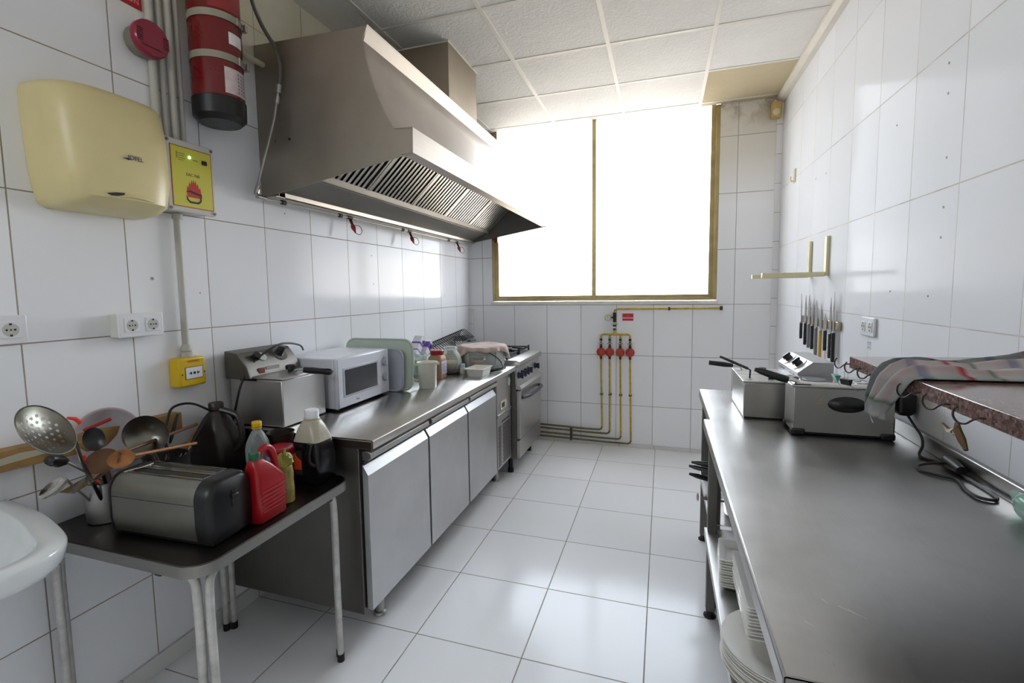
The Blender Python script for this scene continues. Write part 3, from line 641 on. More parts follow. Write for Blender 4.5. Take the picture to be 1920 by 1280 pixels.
# large single fryer at the near end
fy = thing('deep_fryer', (-1.62, 1.69, Z), 'tall stainless deep fryer with a black cable, left of the white microwave', 'deep fryer')
obj('body', MB().box(-1.765, -1.488, 1.565, 1.828, Z + .004, 1.062), m_steelz, fy, bevel=.004)
obj('lid', MB().box(-1.66, -1.484, 1.562, 1.831, 1.062, 1.074), m_steelx, fy, bevel=.004)
obj('lid_knob', MB().lathe([(.012, 0), (.012, .008), (.022, .012), (.023, .026), (.018, .03), (0, .03)], (-1.575, 1.715, 1.0745)), m_black, fy)
obj('control_box', MB().prism([(-1.77, 1.063), (-1.635, 1.063), (-1.652, 1.118), (-1.70, 1.172), (-1.77, 1.18)], 'y', 1.548, 1.842), m_dark_steel, fy, bevel=.003)
cpl = Vector((-.048, 0, .054)).normalized(); nn = Vector((cpl.z, 0, -cpl.x))
def on_panel(t, y, h=0): return Vector((-1.652, y, 1.118)) + cpl * t + nn * h
obj('rocker_switch', MB().box(-1.6495, -1.640, 1.60, 1.635, 1.077, 1.103), P('switch_rust', (120, 66, 50), .4), fy, bevel=.002)
obj('rating_plate', MB().box(-1.6475, -1.643, 1.645, 1.72, 1.078, 1.104), P('plate_silver', (176, 170, 162), .35, .6), fy, smooth=0)
obj('thermostat_knob', MB().cyl(on_panel(.036, 1.618), on_panel(.036, 1.618, .022), .017), m_black, fy)
obj('thermostat_plate', MB().cyl(on_panel(.036, 1.655), on_panel(.036, 1.655, .004), .022), P('pale_dial', (190, 206, 190), .4), fy)
obj('dial', MB().cyl(on_panel(.036, 1.76), on_panel(.036, 1.76, .004), .036), P('dial_silver', (190, 190, 186), .2, .8), fy)
obj('timer_knob', MB().cyl(on_panel(.04, 1.755, .003), on_panel(.045, 1.755, .03), .02, .016), m_black, fy)
obj('cable', MB().tube([(-1.77, 2.02, 1.13), (-1.71, 1.93, 1.165), (-1.665, 1.80, 1.19), (-1.655, 1.71, 1.185), (-1.665, 1.60, 1.13), (-1.67, 1.535, 1.05), (-1.69, 1.518, .95), (-1.71, 1.51, .865)], .0048, 8, smooth=7), m_cable, fy)
obj('side_catch', MB().box(-1.70, -1.62, 1.558, 1.567, 1.056, 1.062), m_black, fy, smooth=0)
hb = obj('basket_handle', MB().tube([(-1.53, 1.665, 1.078), (-1.50, 1.665, 1.092), (-1.46, 1.665, 1.094)], .004, 8).tube([(-1.53, 1.685, 1.078), (-1.50, 1.685, 1.092), (-1.46, 1.685, 1.094)], .004, 8), m_shiny, fy)
obj('handle_grip', MB().lathe([(.008, 0), (.0135, .006), (.0145, .05), (.013, .10), (.0145, .13), (.010, .145), (0, .148)], (-1.47, 1.675, 1.092), 14, axis=(1, 0, -.03)), m_black, hb)

# microwave
mw = thing('microwave_oven', (-1.60, 2.075, Z), 'white microwave oven with two dials between the fryer and the green trays', 'microwave')
my0, my1, mx, mz0, mz1 = 1.853, 2.30, -1.44, Z + .012, 1.112
obj('casing', MB().box(-1.772, mx - .02, my0 + .004, my1 - .004, mz0, mz1), m_enamel, mw, bevel=.006)
fp = obj('front_panel', MB().box(mx - .02, mx, my0, my1, mz0, mz1), m_enamel, mw, bevel=.005)
dw = obj('door', MB().box(mx, mx + .006, my0 + .004, 2.215, mz0 + .004, mz1 - .004), m_enamel, mw, bevel=.003)
obj('window_surround', MB().box(mx + .005, mx + .0085, my0 + .038, 2.183, mz0 + .05, mz1 - .048), P('grey_trim', (190, 192, 202), .3), dw, bevel=.002)
obj('window', MB().box(mx + .008, mx + .0095, my0 + .05, 2.172, mz0 + .06, mz1 - .058), P('microwave_glass', (58, 60, 66), .12, var=.2), dw, smooth=0)
text('maker_name', 'Teka', .014, (mx + .0064, 2.0, mz0 + .024), (0, 1, 0), (0, 0, 1), m_greyink, dw)
for z_, in ((1.045,), (.962,)):
    kn = obj('dial', MB().lathe([(.024, 0), (.022, .010), (.018, .012), (0, .012)], (mx, 2.258, z_), axis=(1, 0, 0)), P('dial_grey', (176, 178, 190), .3), mw)
    obj('dial_grip', MB().box(mx + .012, mx + .022, 2.254, 2.262, z_ - .019, z_ + .019), m_enamel, kn, bevel=.002)
    t_ = MB()
    for a in range(8):
        an = math.radians(-30 + a * 34); t_.box(mx + .0003, mx + .0008, 2.258 + .029 * math.cos(an) - .0018, 2.258 + .029 * math.cos(an) + .0018, z_ + .029 * math.sin(an) - .0018, z_ + .029 * math.sin(an) + .0018)
    obj('dial_marks', t_, m_greyink, kn, smooth=0)
for x_ in (-1.74, -1.48):
    for y_ in (1.89, 2.26): obj('foot', MB().cyl((x_, y_, Z), (x_, y_, Z + .013), .014), m_blackm, mw)

# trays standing on edge behind the microwave
def tray(y, x0_, x1_, z0_, z1_, r, mat, label, lean):
    t = thing('tray', ((x0_ + x1_) / 2, y, z0_), label, 'tray', 'plastic trays on edge')
    def ring(x0, x1, z0, z1, rr, d): return [(a, y + d + (b - z0_) * lean, b) for a, b in rrect(x0, x1, z0, z1, rr, 6)]
    rg = [ring(x0_, x1_, z0_, z1_, r, 0), ring(x0_ + .004, x1_ - .004, z0_ + .004, z1_ - .004, r, -.004), ring(x0_ + .012, x1_ - .012, z0_ + .012, z1_ - .012, r * .9, 0), ring(x0_ + .02, x1_ - .02, z0_ + .02, z1_ - .02, r * .85, .022), ring(x0_ + .028, x1_ - .028, z0_ + .028, z1_ - .028, r * .8, .025)]
    back = [[(a, b + .003, c) for a, b, c in q_] for q_ in rg][::-1]
    obj('tray_shell', MB().loft(rg + back), mat, t, smooth=50)
    return t
tray(2.338, -1.772, -1.372, Z, 1.105, .05, m_tray2, 'grey white plastic tray on edge, nearer the microwave', .05)
tray(2.368, -1.775, -1.327, Z, 1.158, .06, m_tray, 'pale green plastic tray on edge, larger and behind the grey one', .05)

# measuring jug
jg = thing('measuring_jug', (-1.305, 2.50, Z), 'translucent cream plastic measuring jug at the front of the counter', 'jug')
m_trans = P('translucent_plastic', (240, 238, 222), .35, var=.03, **{'Transmission Weight': .15})
o_ = [(.048, 0), (.05, .003), (.055, .135), (.062, .152), (.060, .152), (.053, .135), (.048, .006), (0, .006)]
obj('vessel', MB().lathe([(0, 0)] + o_, (-1.305, 2.50, Z), 36), m_trans, jg)
obj('handle', MB().tube([(-1.352, 2.482, Z + .135), (-1.385, 2.470, Z + .132), (-1.392, 2.468, Z + .10), (-1.383, 2.47, Z + .05), (-1.352, 2.482, Z + .035)], .0065, 8, smooth=4), m_cream, jg)
obj('spout', MB().prism([(-1.254, 2.49), (-1.228, 2.503), (-1.254, 2.515)], 'z', Z + .138, Z + .152), m_trans, jg)

# red-capped jar
j1 = thing('spice_jar', (-1.39, 2.80, Z), 'square plastic jar of brown powder with a red lid behind the measuring jug', 'jar')
obj('jar_body', MB().loft([[(a, b, Z + z_) for a, b in rrect(-1.39 - w_, -1.39 + w_, 2.80 - w_, 2.80 + w_, .015)] for w_, z_ in ((.044, 0), (.048, .008), (.048, .115), (.046, .135), (.036, .15), (.036, .156))]), P('brown_powder', (182, 142, 112), .4, var=.1), j1, smooth=50)
obj('lid', MB().lathe([(.043, 0), (.044, .004), (.044, .026), (.04, .03), (0, .031)], (-1.39, 2.80, Z + .153), 32), m_red, j1)
obj('label', MB().box(-1.3418, -1.341, 2.765, 2.838, Z + .03, Z + .112), P('label_white_violet', (206, 204, 216), .5), j1, smooth=0)
lp = MB()
for k in range(7): lp.box(-1.341, -1.3406, 2.772, 2.83 - .01 * (k % 3), Z + .04 + k * .009, Z + .043 + k * .009)
obj('label_print', lp, P('violet_ink', (90, 70, 140), .5), j1, smooth=0)

# round glass jar of white powder
j2 = thing('storage_jar', (-1.385, 3.00, Z), 'round clear glass jar half filled with white powder beside the red-lidded jar', 'jar')
jp = [(.04, 0), (.058, .012), (.075, .05), (.077, .085), (.066, .125), (.046, .148), (.043, .165)]
obj('glass_vessel', MB().lathe(jp + [(.040, .165), (.043, .148), (.063, .125), (.074, .085), (.072, .05), (.055, .015), (0, .01)], (-1.385, 3.00, Z), 36), glass('jar_glass', (246, 248, 246), .03, .86), j2)
obj('powder', MB().lathe([(0, .012), (.053, .016), (.069, .05), (.071, .075), (.05, .084), (0, .078)], (-1.385, 3.00, Z), 32), P('white_powder', (226, 216, 196), .9), j2)
obj('lid', MB().lathe([(.046, 0), (.047, .018), (.02, .024), (0, .024)], (-1.385, 3.0, Z + .162), 32), glass('jar_glass', (246, 248, 246), .03, .86), j2)

# tilted bluish glass jug lying behind
j3 = thing('glass_jug', (-1.55, 2.86, Z), 'clear greenish glass jug behind the red-lidded jar', 'jug')
obj('glass_vessel', MB().lathe([(0, 0), (.05, .0), (.06, .02), (.062, .08), (.05, .12), (.052, .135), (.049, .135), (.047, .12), (.058, .08), (.056, .02), (0, .008)], (-1.55, 2.86, Z), 28), glass('green_glass', (242, 246, 244), .04, .88), j3)
obj('handle', MB().tube([(-1.50, 2.83, Z + .11), (-1.465, 2.81, Z + .10), (-1.462, 2.81, Z + .06), (-1.495, 2.83, Z + .035)], .006, 8, smooth=4), glass('green_glass', (242, 246, 244), .04, .88), j3)

# milk cartons
def carton(name, loc, rz, ry, w, d, h, label, band):
    t = thing(name, loc, label, 'carton', rz=rz)
    M = FR[t.name] @ Matrix.Translation((0, 0, d / 2 * math.sin(ry))) @ Matrix.Rotation(-ry, 4, 'X')
    b = MB(); b.T = M; b.box(-w / 2, w / 2, -d / 2, d / 2, 0, h); obj('carton_body', b, P('carton_white', (226, 226, 232), .35), t, bevel=.003)
    b = MB(); b.T = M; b.add([(-w / 2, -d / 2, h), (w / 2, -d / 2, h), (w / 2, d / 2, h), (-w / 2, d / 2, h), (-w / 2, 0, h + .03), (w / 2, 0, h + .03)], [(0, 1, 5, 4), (2, 3, 4, 5), (0, 4, 3), (1, 2, 5)]); obj('gable_top', b, P('carton_white', (226, 226, 232), .35), t)
    b = MB(); b.T = M
    for (z0_, z1_) in band: b.box(-w / 2 - .0008, w / 2 + .0008, -d / 2 - .0008, d / 2 + .0008, z0_, z1_)
    obj('purple_band', b, P('carton_purple', (112, 74, 168), .4), t, smooth=0)
    b = MB(); b.T = M; b.cyl((w / 2, .012, h * .82), (w / 2 + .012, .012, h * .82), .012); obj('screw_cap', b, P('carton_grey', (90, 86, 110), .4), t)
bx_ = thing('storage_box', (-1.69, 3.09, Z), 'low white plastic box at the wall behind the jars, under the purple carton', 'box')
obj('box_body', MB().loft([[(a, b, Z + z_) for a, b in rrect(-1.69 - w_, -1.69 + w_, 3.09 - d_, 3.09 + d_, .02)] for w_, d_, z_ in ((.07, .13, 0), (.08, .145, .075), (.083, .15, .078), (.083, .15, .088))]), P('milky_plastic', (206, 210, 206), .3), bx_, smooth=45)
carton('milk_carton', (-1.70, 3.05, Z + .09), 0, .72, .065, .055, .15, 'white carton with two purple stripes leaning over the white box at the wall', ((.03, .038), (.085, .10)))
carton('milk_carton', (-1.67, 3.14, Z + .09), 0, .80, .06, .05, .10, 'shorter carton with a broad purple band beside the striped white one', ((.045, .095),))

# small shaker
sh = thing('shaker', (-1.285, 2.975, Z), 'tiny clear plastic shaker between the glass jar and the white tub', 'shaker')
obj('shaker_body', MB().lathe([(.019, 0), (.02, .004), (.02, .04), (.015, .05)], (-1.285, 2.975, Z), 20), P('milky_plastic', (206, 210, 206), .3), sh)
obj('cap', MB().lathe([(.017, 0), (.017, .018), (.012, .022), (0, .022)], (-1.285, 2.975, Z + .05), 20), P('pale_blue_cap', (186, 204, 220), .3), sh)

# white tub
tb = thing('food_tub', (-1.165, 2.965, Z), 'small white open plastic tub at the front edge of the counter', 'tub')
rr_ = [[(a, b, Z + z_) for a, b in rrect(-1.165 - wx, -1.165 + wx, 2.965 - wy, 2.965 + wy, .012)] for wx, wy, z_ in ((.052, .075, 0), (.062, .088, .048), (.069, .096, .049), (.069, .096, .053), (.060, .086, .053), (.050, .073, .004))]
obj('tub_body', MB().loft(rr_), P('tub_white', (236, 234, 226), .4), tb, smooth=45)

# clear round container on a steel tray, jars inside, cloth over it
pc = (-1.245, 3.245, Z); pr = .165
ty = thing('round_tray', pc, 'round steel tray under the clear cloth-covered container', 'tray')
obj('tray_plate', MB().lathe([(0, .0), (.15, 0), (.172, .006), (.175, .008), (.172, .009), (.15, .004), (0, .004)], pc, 48), m_shiny, ty)
pt = thing('glass_container', (pc[0], pc[1], Z + .005), 'big clear round container with jars inside, under the pink brown cloth', 'container')
obj('glass_wall', MB().lathe([(.14, .006), (pr - .008, .012), (pr, .05), (pr, .16), (pr - .004, .16), (pr - .004, .05), (pr - .012, .015), (.14, .0085)], pc, 48), glass('jar_glass', (246, 248, 246), .03, .86), pt, smooth=50)
obj('bail_handle', MB().tube([(pc[0] + (pr + .006) * math.cos(t), pc[1] + (pr + .006) * math.sin(t), Z + .02 + .13 * max(0, math.sin((t - 3.5) / 2.6 * PI)) ** .7) for t in [3.5 + 2.6 * i / 20 for i in range(21)]], .0032, 6), P('dark_wire', (60, 58, 54), .4, .6), pt)
def injar(nm, x, y, r, h, col, lid, label):
    t = thing(nm, (x, y, Z + .005), label, 'jar', 'jars inside the clear container')
    obj('jar_body', MB().lathe([(0, 0), (r * .9, 0), (r, .006), (r, h * .8), (r * .8, h * .9), (r * .8, h)], (x, y, Z + .005), 24), P(col[0], col[1], .3), t)
    obj('lid', MB().lathe([(r * .86, 0), (r * .88, .004), (r * .88, .018), (0, .02)], (x, y, Z + .005 + h), 24), lid, t)
injar('jar', -1.235, 3.135, .042, .072, ('orange_preserve', (196, 152, 92)), m_black, 'squat jar of orange preserve with a black lid inside the clear container')
injar('jar', -1.165, 3.205, .036, .115, ('pale_jar', (196, 202, 210)), m_white, 'tall pale jar in the middle inside the clear container')
injar('jar', -1.135, 3.30, .036, .085, ('olive_jar', (74, 78, 52)), m_green, 'dark olive jar at the right inside the clear container')
injar('jar', -1.32, 3.20, .045, .10, ('cream_jar', (206, 200, 160)), m_white, 'cream jar at the back inside the clear container')
cl = MB(); rings = []; nn_ = 72
random.seed(3); ph = [random.uniform(0, 6.28) for _ in range(4)]
for q_, (r0_, z_) in enumerate(((.02, .168), (.08, .166), (.14, .166), (.162, .170), (.176, .166), (.182, .15), (.185, .125), (.188, .10), (.19, .075))):
    rg = []
    for i in range(nn_):
        t = 2 * PI * i / nn_
        drop = max(0, q_ - 4); dg = math.degrees(t); hang = .22 + .95 * math.exp(-((dg - 222) / 20) ** 2) + .55 * math.exp(-(((dg + 180) % 360 - 195) / 26) ** 2) + .4 * math.exp(-((dg - 110) / 40) ** 2) + .05 * math.sin(5 * t)
        fold = (.004 + .003 * drop) * math.sin(13 * t + ph[1]) * (q_ > 3) + .004 * math.sin(7 * t + ph[2]) * (q_ > 3)
        zz = Z + z_ if q_ < 5 else Z + .166 - (.166 - z_) * max(.2, hang) * 1.3
        if q_ < 4: zz += .004 * math.sin(3 * t + q_) * (q_ > 0)
        rg.append((pc[0] + (r0_ + fold) * math.cos(t), pc[1] + (r0_ + fold) * math.sin(t), max(zz, Z + .012)))
    rings.append(rg)
clo = obj('pot_cloth', cl.loft(rings, True, False), P('pink_cloth', (188, 168, 158), .9, var=.16, vscale=14, bump=.002, bscale=260), None, smooth=60, solid=.003)
tag(clo, 'pink brown kitchen cloth draped over the clear round container', 'cloth')

# wire dish rack along the wall
rk = thing('dish_rack', (-1.69, 3.55, .89), 'dark wire rack leaning at the wall behind the cloth-covered container', 'rack')
w = MB(); w.tube([(-1.76, 3.26, Z + .095), (-1.76, 4.0, Z + .16), (-1.62, 4.02, Z + .15), (-1.60, 3.26, Z + .085)], .005, 8, closed=True)
obj('rack_frame', w, m_grey, rk)
w = MB()
for k in range(5, 26):
    y_ = 3.12 + k * .035; dz = (y_ - 3.10) * .088
    w.tube([(-1.76, y_, Z + .08 + dz), (-1.735, y_, Z + .135 + dz), (-1.70, y_, Z + .14 + dz), (-1.61, y_, Z + .07 + dz)], .0034, 6)
obj('rack_wires', w, P('dark_wire', (60, 58, 54), .4, .6), rk)
obj('rack_foot', MB().cyl((-1.62, 3.28, Z), (-1.61, 3.28, Z + .085), .005).cyl((-1.75, 3.28, Z), (-1.76, 3.28, Z + .095), .005).cyl((-1.62, 3.38, Z), (-1.615, 3.38, Z + .1), .005).cyl((-1.75, 3.9, .896), (-1.76, 3.9, Z + .15), .005), m_grey, rk)
obj('rack_panel', MB().prism([(-1.77, 1.02), (-1.68, 1.03), (-1.60, .985), (-1.60, .975), (-1.77, .985)], 'y', 3.90, 4.02), P('rack_grey', (110, 112, 112), .4, .5), rk)

# ================================================================ WINDOW WALL: GAS PIPES
gm = thing('gas_manifold', (-.35, FY, .04), 'yellow gas manifold with four orange regulators and pipes running down to the floor', 'gas pipes')
gy = FY - .032; pr_ = .0085
obj('supply_pipe', MB().tube([(.463, gy, 1.252), (-.385, gy, 1.246), (-.401, gy, 1.236), (-.403, gy, 1.215)], pr_, 10), m_brass, gm)
obj('pipe_flange', MB().cyl((.45, gy, 1.252), (.47, gy, 1.252), .017).cyl((.045, gy, 1.249), (.062, gy, 1.249), .014).cyl((.053, gy, 1.249), (.053, FY - .001, 1.249), .006), m_rust, gm)
obj('main_valve', MB().cyl((-.403, gy, 1.215), (-.402, gy, 1.13), .014).cyl((-.402, gy, 1.118), (-.402, gy, 1.092), .015).cyl((-.402, gy, 1.075), (-.402, gy, 1.06), .013), m_rust, gm)
obj('valve_lever', MB().box(-.43, -.374, gy - .03, gy - .022, 1.108, 1.118).cyl((-.402, gy - .03, 1.112), (-.402, gy, 1.112), .008), m_alu, gm, bevel=.002)
ga = obj('pressure_gauge', MB().lathe([(.024, 0), (.027, .004), (.027, .018), (.024, .02)], (-.458, gy - .004, 1.172), 28, axis=(0, -1, 0)), m_alu, gm)
obj('gauge_face', MB().cyl((-.458, gy - .024, 1.172), (-.458, gy - .0255, 1.172), .0225), P('gauge_face', (214, 216, 190), .4), ga)
obj('gauge_needle', MB().box(-.459, -.457, gy - .0262, gy - .0256, 1.165, 1.188), m_blackink, ga, smooth=0)
obj('gauge_stem', MB().cyl((-.43, gy, 1.172), (-.403, gy, 1.172), .007), m_rust, ga)
obj('header_pipe', MB().tube([(-.402, gy, 1.062), (-.402, gy, 1.022)], pr_, 10).tube([(-.519, gy, .985), (-.519, gy, 1.006), (-.512, gy, 1.018), (-.50, gy, 1.022), (-.288, gy, 1.022), (-.275, gy, 1.018), (-.268, gy, 1.006), (-.268, gy, .985)], pr_ * 1.05, 10).tube([(-.444, gy, 1.022), (-.444, gy, .985)], pr_, 10).tube([(-.352, gy, 1.022), (-.352, gy, .985)], pr_, 10), m_brass, gm)
for k, (x_, xb, zb, xe) in enumerate(((-.520, -.508, .150, -1.12), (-.444, -.441, .118, -1.12), (-.352, -.342, .075, -1.12), (-.268, -.254, .040, -1.12))):
    v_ = obj('shutoff_valve', MB().cyl((x_, gy, .985), (x_, gy, .962), .0115).cyl((x_, gy, .955), (x_, gy, .925), .0095).cyl((x_, gy, .922), (x_, gy, .897), .0115), m_rust, gm)
    obj('valve_lever', MB().box(x_ - .022, x_ + .022, gy - .024, gy - .017, .937, .945).cyl((x_, gy - .02, .941), (x_, gy, .941), .007), m_alu, v_, bevel=.0015)
    rg_ = obj('regulator', MB().lathe([(.012, -.03), (.034, -.022), (.0385, -.008), (.0385, .008), (.03, .016), (.016, .02), (0, .02)], (x_, gy, .862), 32, axis=(0, -1, 0)), m_orange, gm)
    obj('regulator_nut', MB().cyl((x_, gy, .897), (x_, gy, .89), .012, n=6).cyl((x_, gy, .828), (x_ + .0004, gy, .80), .0105, n=8), m_rust, rg_)
    z_off = zb
    bend = [(x_, gy, .805), (xb, gy, zb + .03), (xb - .008, gy, zb + .008), (xb - .028, gy, zb), (xb - .2, gy, zb), ((xb + xe) / 2, gy, zb + .004), (xe, gy, zb + .012)]
    obj('down_pipe', MB().tube(bend[:2], pr_ * .92, 10), m_brass, gm)
    obj('floor_pipe', MB().tube(bend[1:], pr_ * .95, 10), m_olive, gm)
    obj('pipe_clip', MB().box(x_ - .014 + .006, x_ + .018, gy - .012, FY - .001, .474, .482), m_rust, gm)
obj('pipe_clip', MB().box(-.80, -.785, gy - .014, FY - .001, .03, .15), m_rust, gm)
sgn_ = thing('gas_sign', (-.29, FY, 1.142), 'small red and white notice right of the gas gauge', 'sign')
obj('sign_plate', MB().box(-.337, -.243, FY - .003, FY - .0006, 1.142, 1.205), P('notice_red', (200, 30, 48), .4), sgn_, smooth=0)
obj('white_band', MB().box(-.333, -.247, FY - .0036, FY - .003, 1.162, 1.170), m_whiteink, sgn_, smooth=0)
text('sign_text', 'GAS', .014, (-.29, FY - .0036, 1.183), (1, 0, 0), (0, 0, 1), P('pale_red_ink2', (226, 130, 130), .5), sgn_)
text('sign_text', 'LLAVE DE CORTE', .008, (-.29, FY - .0042, 1.166), (1, 0, 0), (0, 0, 1), m_redline, sgn_)
pir = thing('motion_sensor', (.83, FY, 2.72), 'yellowed motion sensor in the far right ceiling corner', 'sensor')
obj('bracket', MB().cyl((.826, FY - .001, 2.865), (.81, FY - .045, 2.85), .009).sphere((.808, FY - .048, 2.845), .014), m_white, pir)
obj('sensor_housing', MB().loft([[(a, FY - .075 - (.01 if z_ > 2.75 else 0) + b, z_) for a, b in rrect(.778, .845, 0, .055, .014)] for z_ in (2.722, 2.735, 2.80, 2.83, 2.836)]), P('yellowed_plastic', (196, 166, 96), .4, var=.1), pir, smooth=50)
obj('lens', MB().sphere((.81, FY - .078, 2.762), .026, sc=(1, .5, 1.1)), P('lens_cream', (220, 208, 170), .3), pir)

# ================================================================ RIGHT WORK TABLES
def work_table(x0_, x1_, y0_, y1_, zt, zs, label, legs, top_mat):
    t = thing('work_table', ((x0_ + x1_) / 2, (y0_ + y1_) / 2, 0), label, 'table')
    obj('tabletop', MB().prism([(x0_ + .004, zt), (x1_, zt), (x1_, zt - .038), (x1_ - .004, zt - .038), (x1_ - .004, zt - .003), (x0_ + .005, zt - .003), (x0_ + .004, zt - .04), (x0_, zt - .04), (x0_, zt - .004)], 'y', y0_, y1_).box(x0_ + .001, x1_ - .001, y0_, y0_ + .003, zt - .04, zt - .002).box(x0_ + .001, x1_ - .001, y1_ - .003, y1_, zt - .04, zt - .002), top_mat, t, bevel=.0012)
    obj('undershelf', MB().box(x0_ + .012, x1_ - .02, y0_ + .01, y1_ - .01, zs - .003, zs).box(x0_ + .012, x0_ + .015, y0_ + .01, y1_ - .01, zs - .034, zs - .002), m_steel, t, bevel=.001)
    for lx, ly in legs:
        l_ = obj('leg', MB().box(lx - .018, lx + .018, ly - .018, ly + .018, .03, zt - .038), m_dark_steel, t, bevel=.002)
        obj('leg_foot', MB().lathe([(.026, 0), (.026, .006), (.016, .014), (.014, .031)], (lx, ly, 0)), m_black, l_)
    return t
RT = .86
w1 = work_table(.172, RX - .006, .74, 2.18, RT, .385, 'long stainless steel work table in the right foreground with plates on its undershelf', ((.212, 2.145), (.82, 2.145), (.212, .78), (.82, .78)), m_top2)
obj('backsplash', MB().box(RX - .022, RX - .004, .74, 2.18, RT, RT + .052), m_top2, w1, bevel=.003)
w2 = work_table(.200, RX - .006, 2.195, 2.86, RT - .004, .385, 'shorter stainless steel work table against the far end of the long one', ((.235, 2.825), (.82, 2.825), (.235, 2.235), (.82, 2.235)), m_top2)
obj('backsplash', MB().box(RX - .022, RX - .004, 2.195, 2.86, RT - .004, RT + .046), m_top2, w2, bevel=.003)

# plates
ZS = .3856
def plate_round():
    t = thing('round_plate', (0, 0, 0), 'plate', 'plate', 'round plates on the undershelf')
    obj('plate_body', MB().lathe([(0, .0), (.085, .0), (.09, .004), (.145, .012), (.150, .0145), (.149, .017), (.142, .0155), (.09, .008), (.082, .004), (0, .004)], n=48), m_china, t, smooth=50)
    return t
def plate_rect(name, wx, wy, h, label, grp):
    t = thing(name, (0, 0, 0), label, 'plate', grp)
    rg = []
    for i_, (k, z_) in enumerate(((-.022, 0), (-.018, .003), (0, h), (0, h + .003), (-.006, h + .003), (-.026, .005))):
        rg.append([(a, b, z_) for a, b in rrect(-wx - k * 1.0, wx + k, -wy - k, wy + k, .008, 3)])
    obj('plate_body', MB().loft(rg), m_china, t, smooth=40)
    return t
def ORD(k, n):
    w = ['lowest of', 'second up in', 'third up in', 'fourth up in', 'fifth up in', 'sixth up in', 'seventh up in', 'eighth up in', 'ninth up in', 'tenth up in']
    return 'topmost of' if k == n - 1 else w[k]
p0 = plate_round(); R_ = random.Random(5)
for k in range(9):
    o = p0 if k == 0 else copy_tree(p0)
    o.location = (.316 + R_.uniform(-.002, .002), 1.375 + R_.uniform(-.003, .003), ZS + k * .0082); o.rotation_euler.z = R_.uniform(0, 6)
    o['label'] = 'round white plate, %s the round-plate stack on the undershelf' % ORD(k, 9)
zr = ZS + 8 * .0082 + .0176
q0 = plate_rect('rectangular_plate', .13, .148, .012, 'plate', 'rectangular plates on the round ones')
for k in range(10):
    o = q0 if k == 0 else copy_tree(q0)
    o.location = (.356 + R_.uniform(-.001, .001), 1.497 + R_.uniform(-.002, .002), zr + k * .0096); o.rotation_euler.z = R_.uniform(-.01, .01)
    o['label'] = 'rectangular white plate, %s the stack lying on the round plates' % ORD(k, 10)
s0 = plate_rect('square_dish', .075, .078, .020, 'dish', 'small square dishes behind the plates')
for k in range(11):
    o = s0 if k == 0 else copy_tree(s0)
    o.location = (.275, 1.775, ZS + k * .0092); o.rotation_euler.z = -.06 + R_.uniform(-.02, .02)
    o['label'] = 'small square white dish, %s the stack near the table leg' % ORD(k, 11)

# pans on the shelf of the far table with their handles sticking out
def pan(name, c, r, h, ang, hl, tilt, mat, hmat, label, grp=None, hr=.012, loop=False):
    t = thing(name, c, label, 'pan', grp)
    obj('pan_body', MB().lathe([(0, 0), (r * .8, 0), (r * .86, .004), (r, h), (r - .003, h), (r * .84, .006), (0, .004)], c, 36), mat, t, smooth=50)
    d = Vector((math.cos(ang), math.sin(ang), tilt)).normalized(); p = Vector(c) + Vector((math.cos(ang) * r * .97, math.sin(ang) * r * .97, h * .75))
    hd_ = obj('handle_shank', MB().tube([p, p + d * .05], hr * .55, 8), m_alu, t)
    if loop: obj('handle', MB().tube([p + d * .045, p + d * (.05 + hl * .5), p + d * (.05 + hl)], [hr * .8, hr, hr * .7], 8).tube([p + d * (.05 + hl) + Vector((0, .014 * math.sin(a), .014 * math.cos(a))) + d * .014 for a in [i * PI / 5 for i in range(10)]], .004, 6, closed=True), hmat, t)
    else: obj('handle', MB().tube([p + d * .045, p + d * (.05 + hl * .3), p + d * (.05 + hl * .75), p + d * (.05 + hl)], [hr * .8, hr * 1.05, hr, hr * .5], 10), hmat, t)
    return t
pan('frying_pan', (.46, 2.62, ZS), .13, .04, PI + .12, .15, .25, m_black, m_black, 'black frying pan on the far undershelf, its handle lowest of the four', 'frying pans on the far undershelf')
pan('frying_pan', (.45, 2.61, ZS + .042), .125, .04, PI - .15, .14, .12, m_black, m_black, 'black frying pan on the far undershelf, second up, its handle reaching furthest out', 'frying pans on the far undershelf')
pan('frying_pan', (.46, 2.62, ZS + .084), .12, .04, PI - .1, .14, .02, m_black, m_black, 'black frying pan, topmost of the stack on the far undershelf', 'frying pans on the far undershelf')
pan('saucepan', (.35, 2.34, ZS), .08, .085, PI + .35, .06, .2, m_shiny, P('handle_pinkish_steel', (176, 160, 156), .3, .7), 'small steel saucepan with a plain metal handle on the far undershelf', hr=.009, loop=True)
# ---- fryers on the right
TZ1 = RT + .0006; TZ2 = RT - .004 + .0006
f1 = thing('double_fryer', (.52, 2.45, TZ2), 'small double-control stainless fryer at the far end of the right tables', 'deep fryer')
obj('body', MB().box(.337, .66, 2.255, 2.61, TZ2 + .006, 1.012), m_steelx, f1, bevel=.003)
obj('lid', MB().box(.332, .535, 2.25, 2.425, 1.012, 1.020), m_steelx, f1, bevel=.002)
obj('lid', MB().box(.332, .535, 2.435, 2.615, 1.012, 1.020), m_steelx, f1, bevel=.002)
obj('lid_knob', MB().lathe([(.008, 0), (.016, .008), (.016, .018), (0, .02)], (.455, 2.53, 1.0195)), m_black, f1)
obj('lid_knob', MB().lathe([(.008, 0), (.016, .008), (.016, .018), (0, .02)], (.455, 2.34, 1.0195)), m_black, f1)
pa = [(.535, 1.012), (.535, 1.062), (.59, 1.108), (.665, 1.108), (.665, 1.012)]
obj('control_box', MB().prism(pa, 'y', 2.25, 2.60), P('panel_matt_steel', (176, 176, 178), .5, .5), f1, bevel=.002)
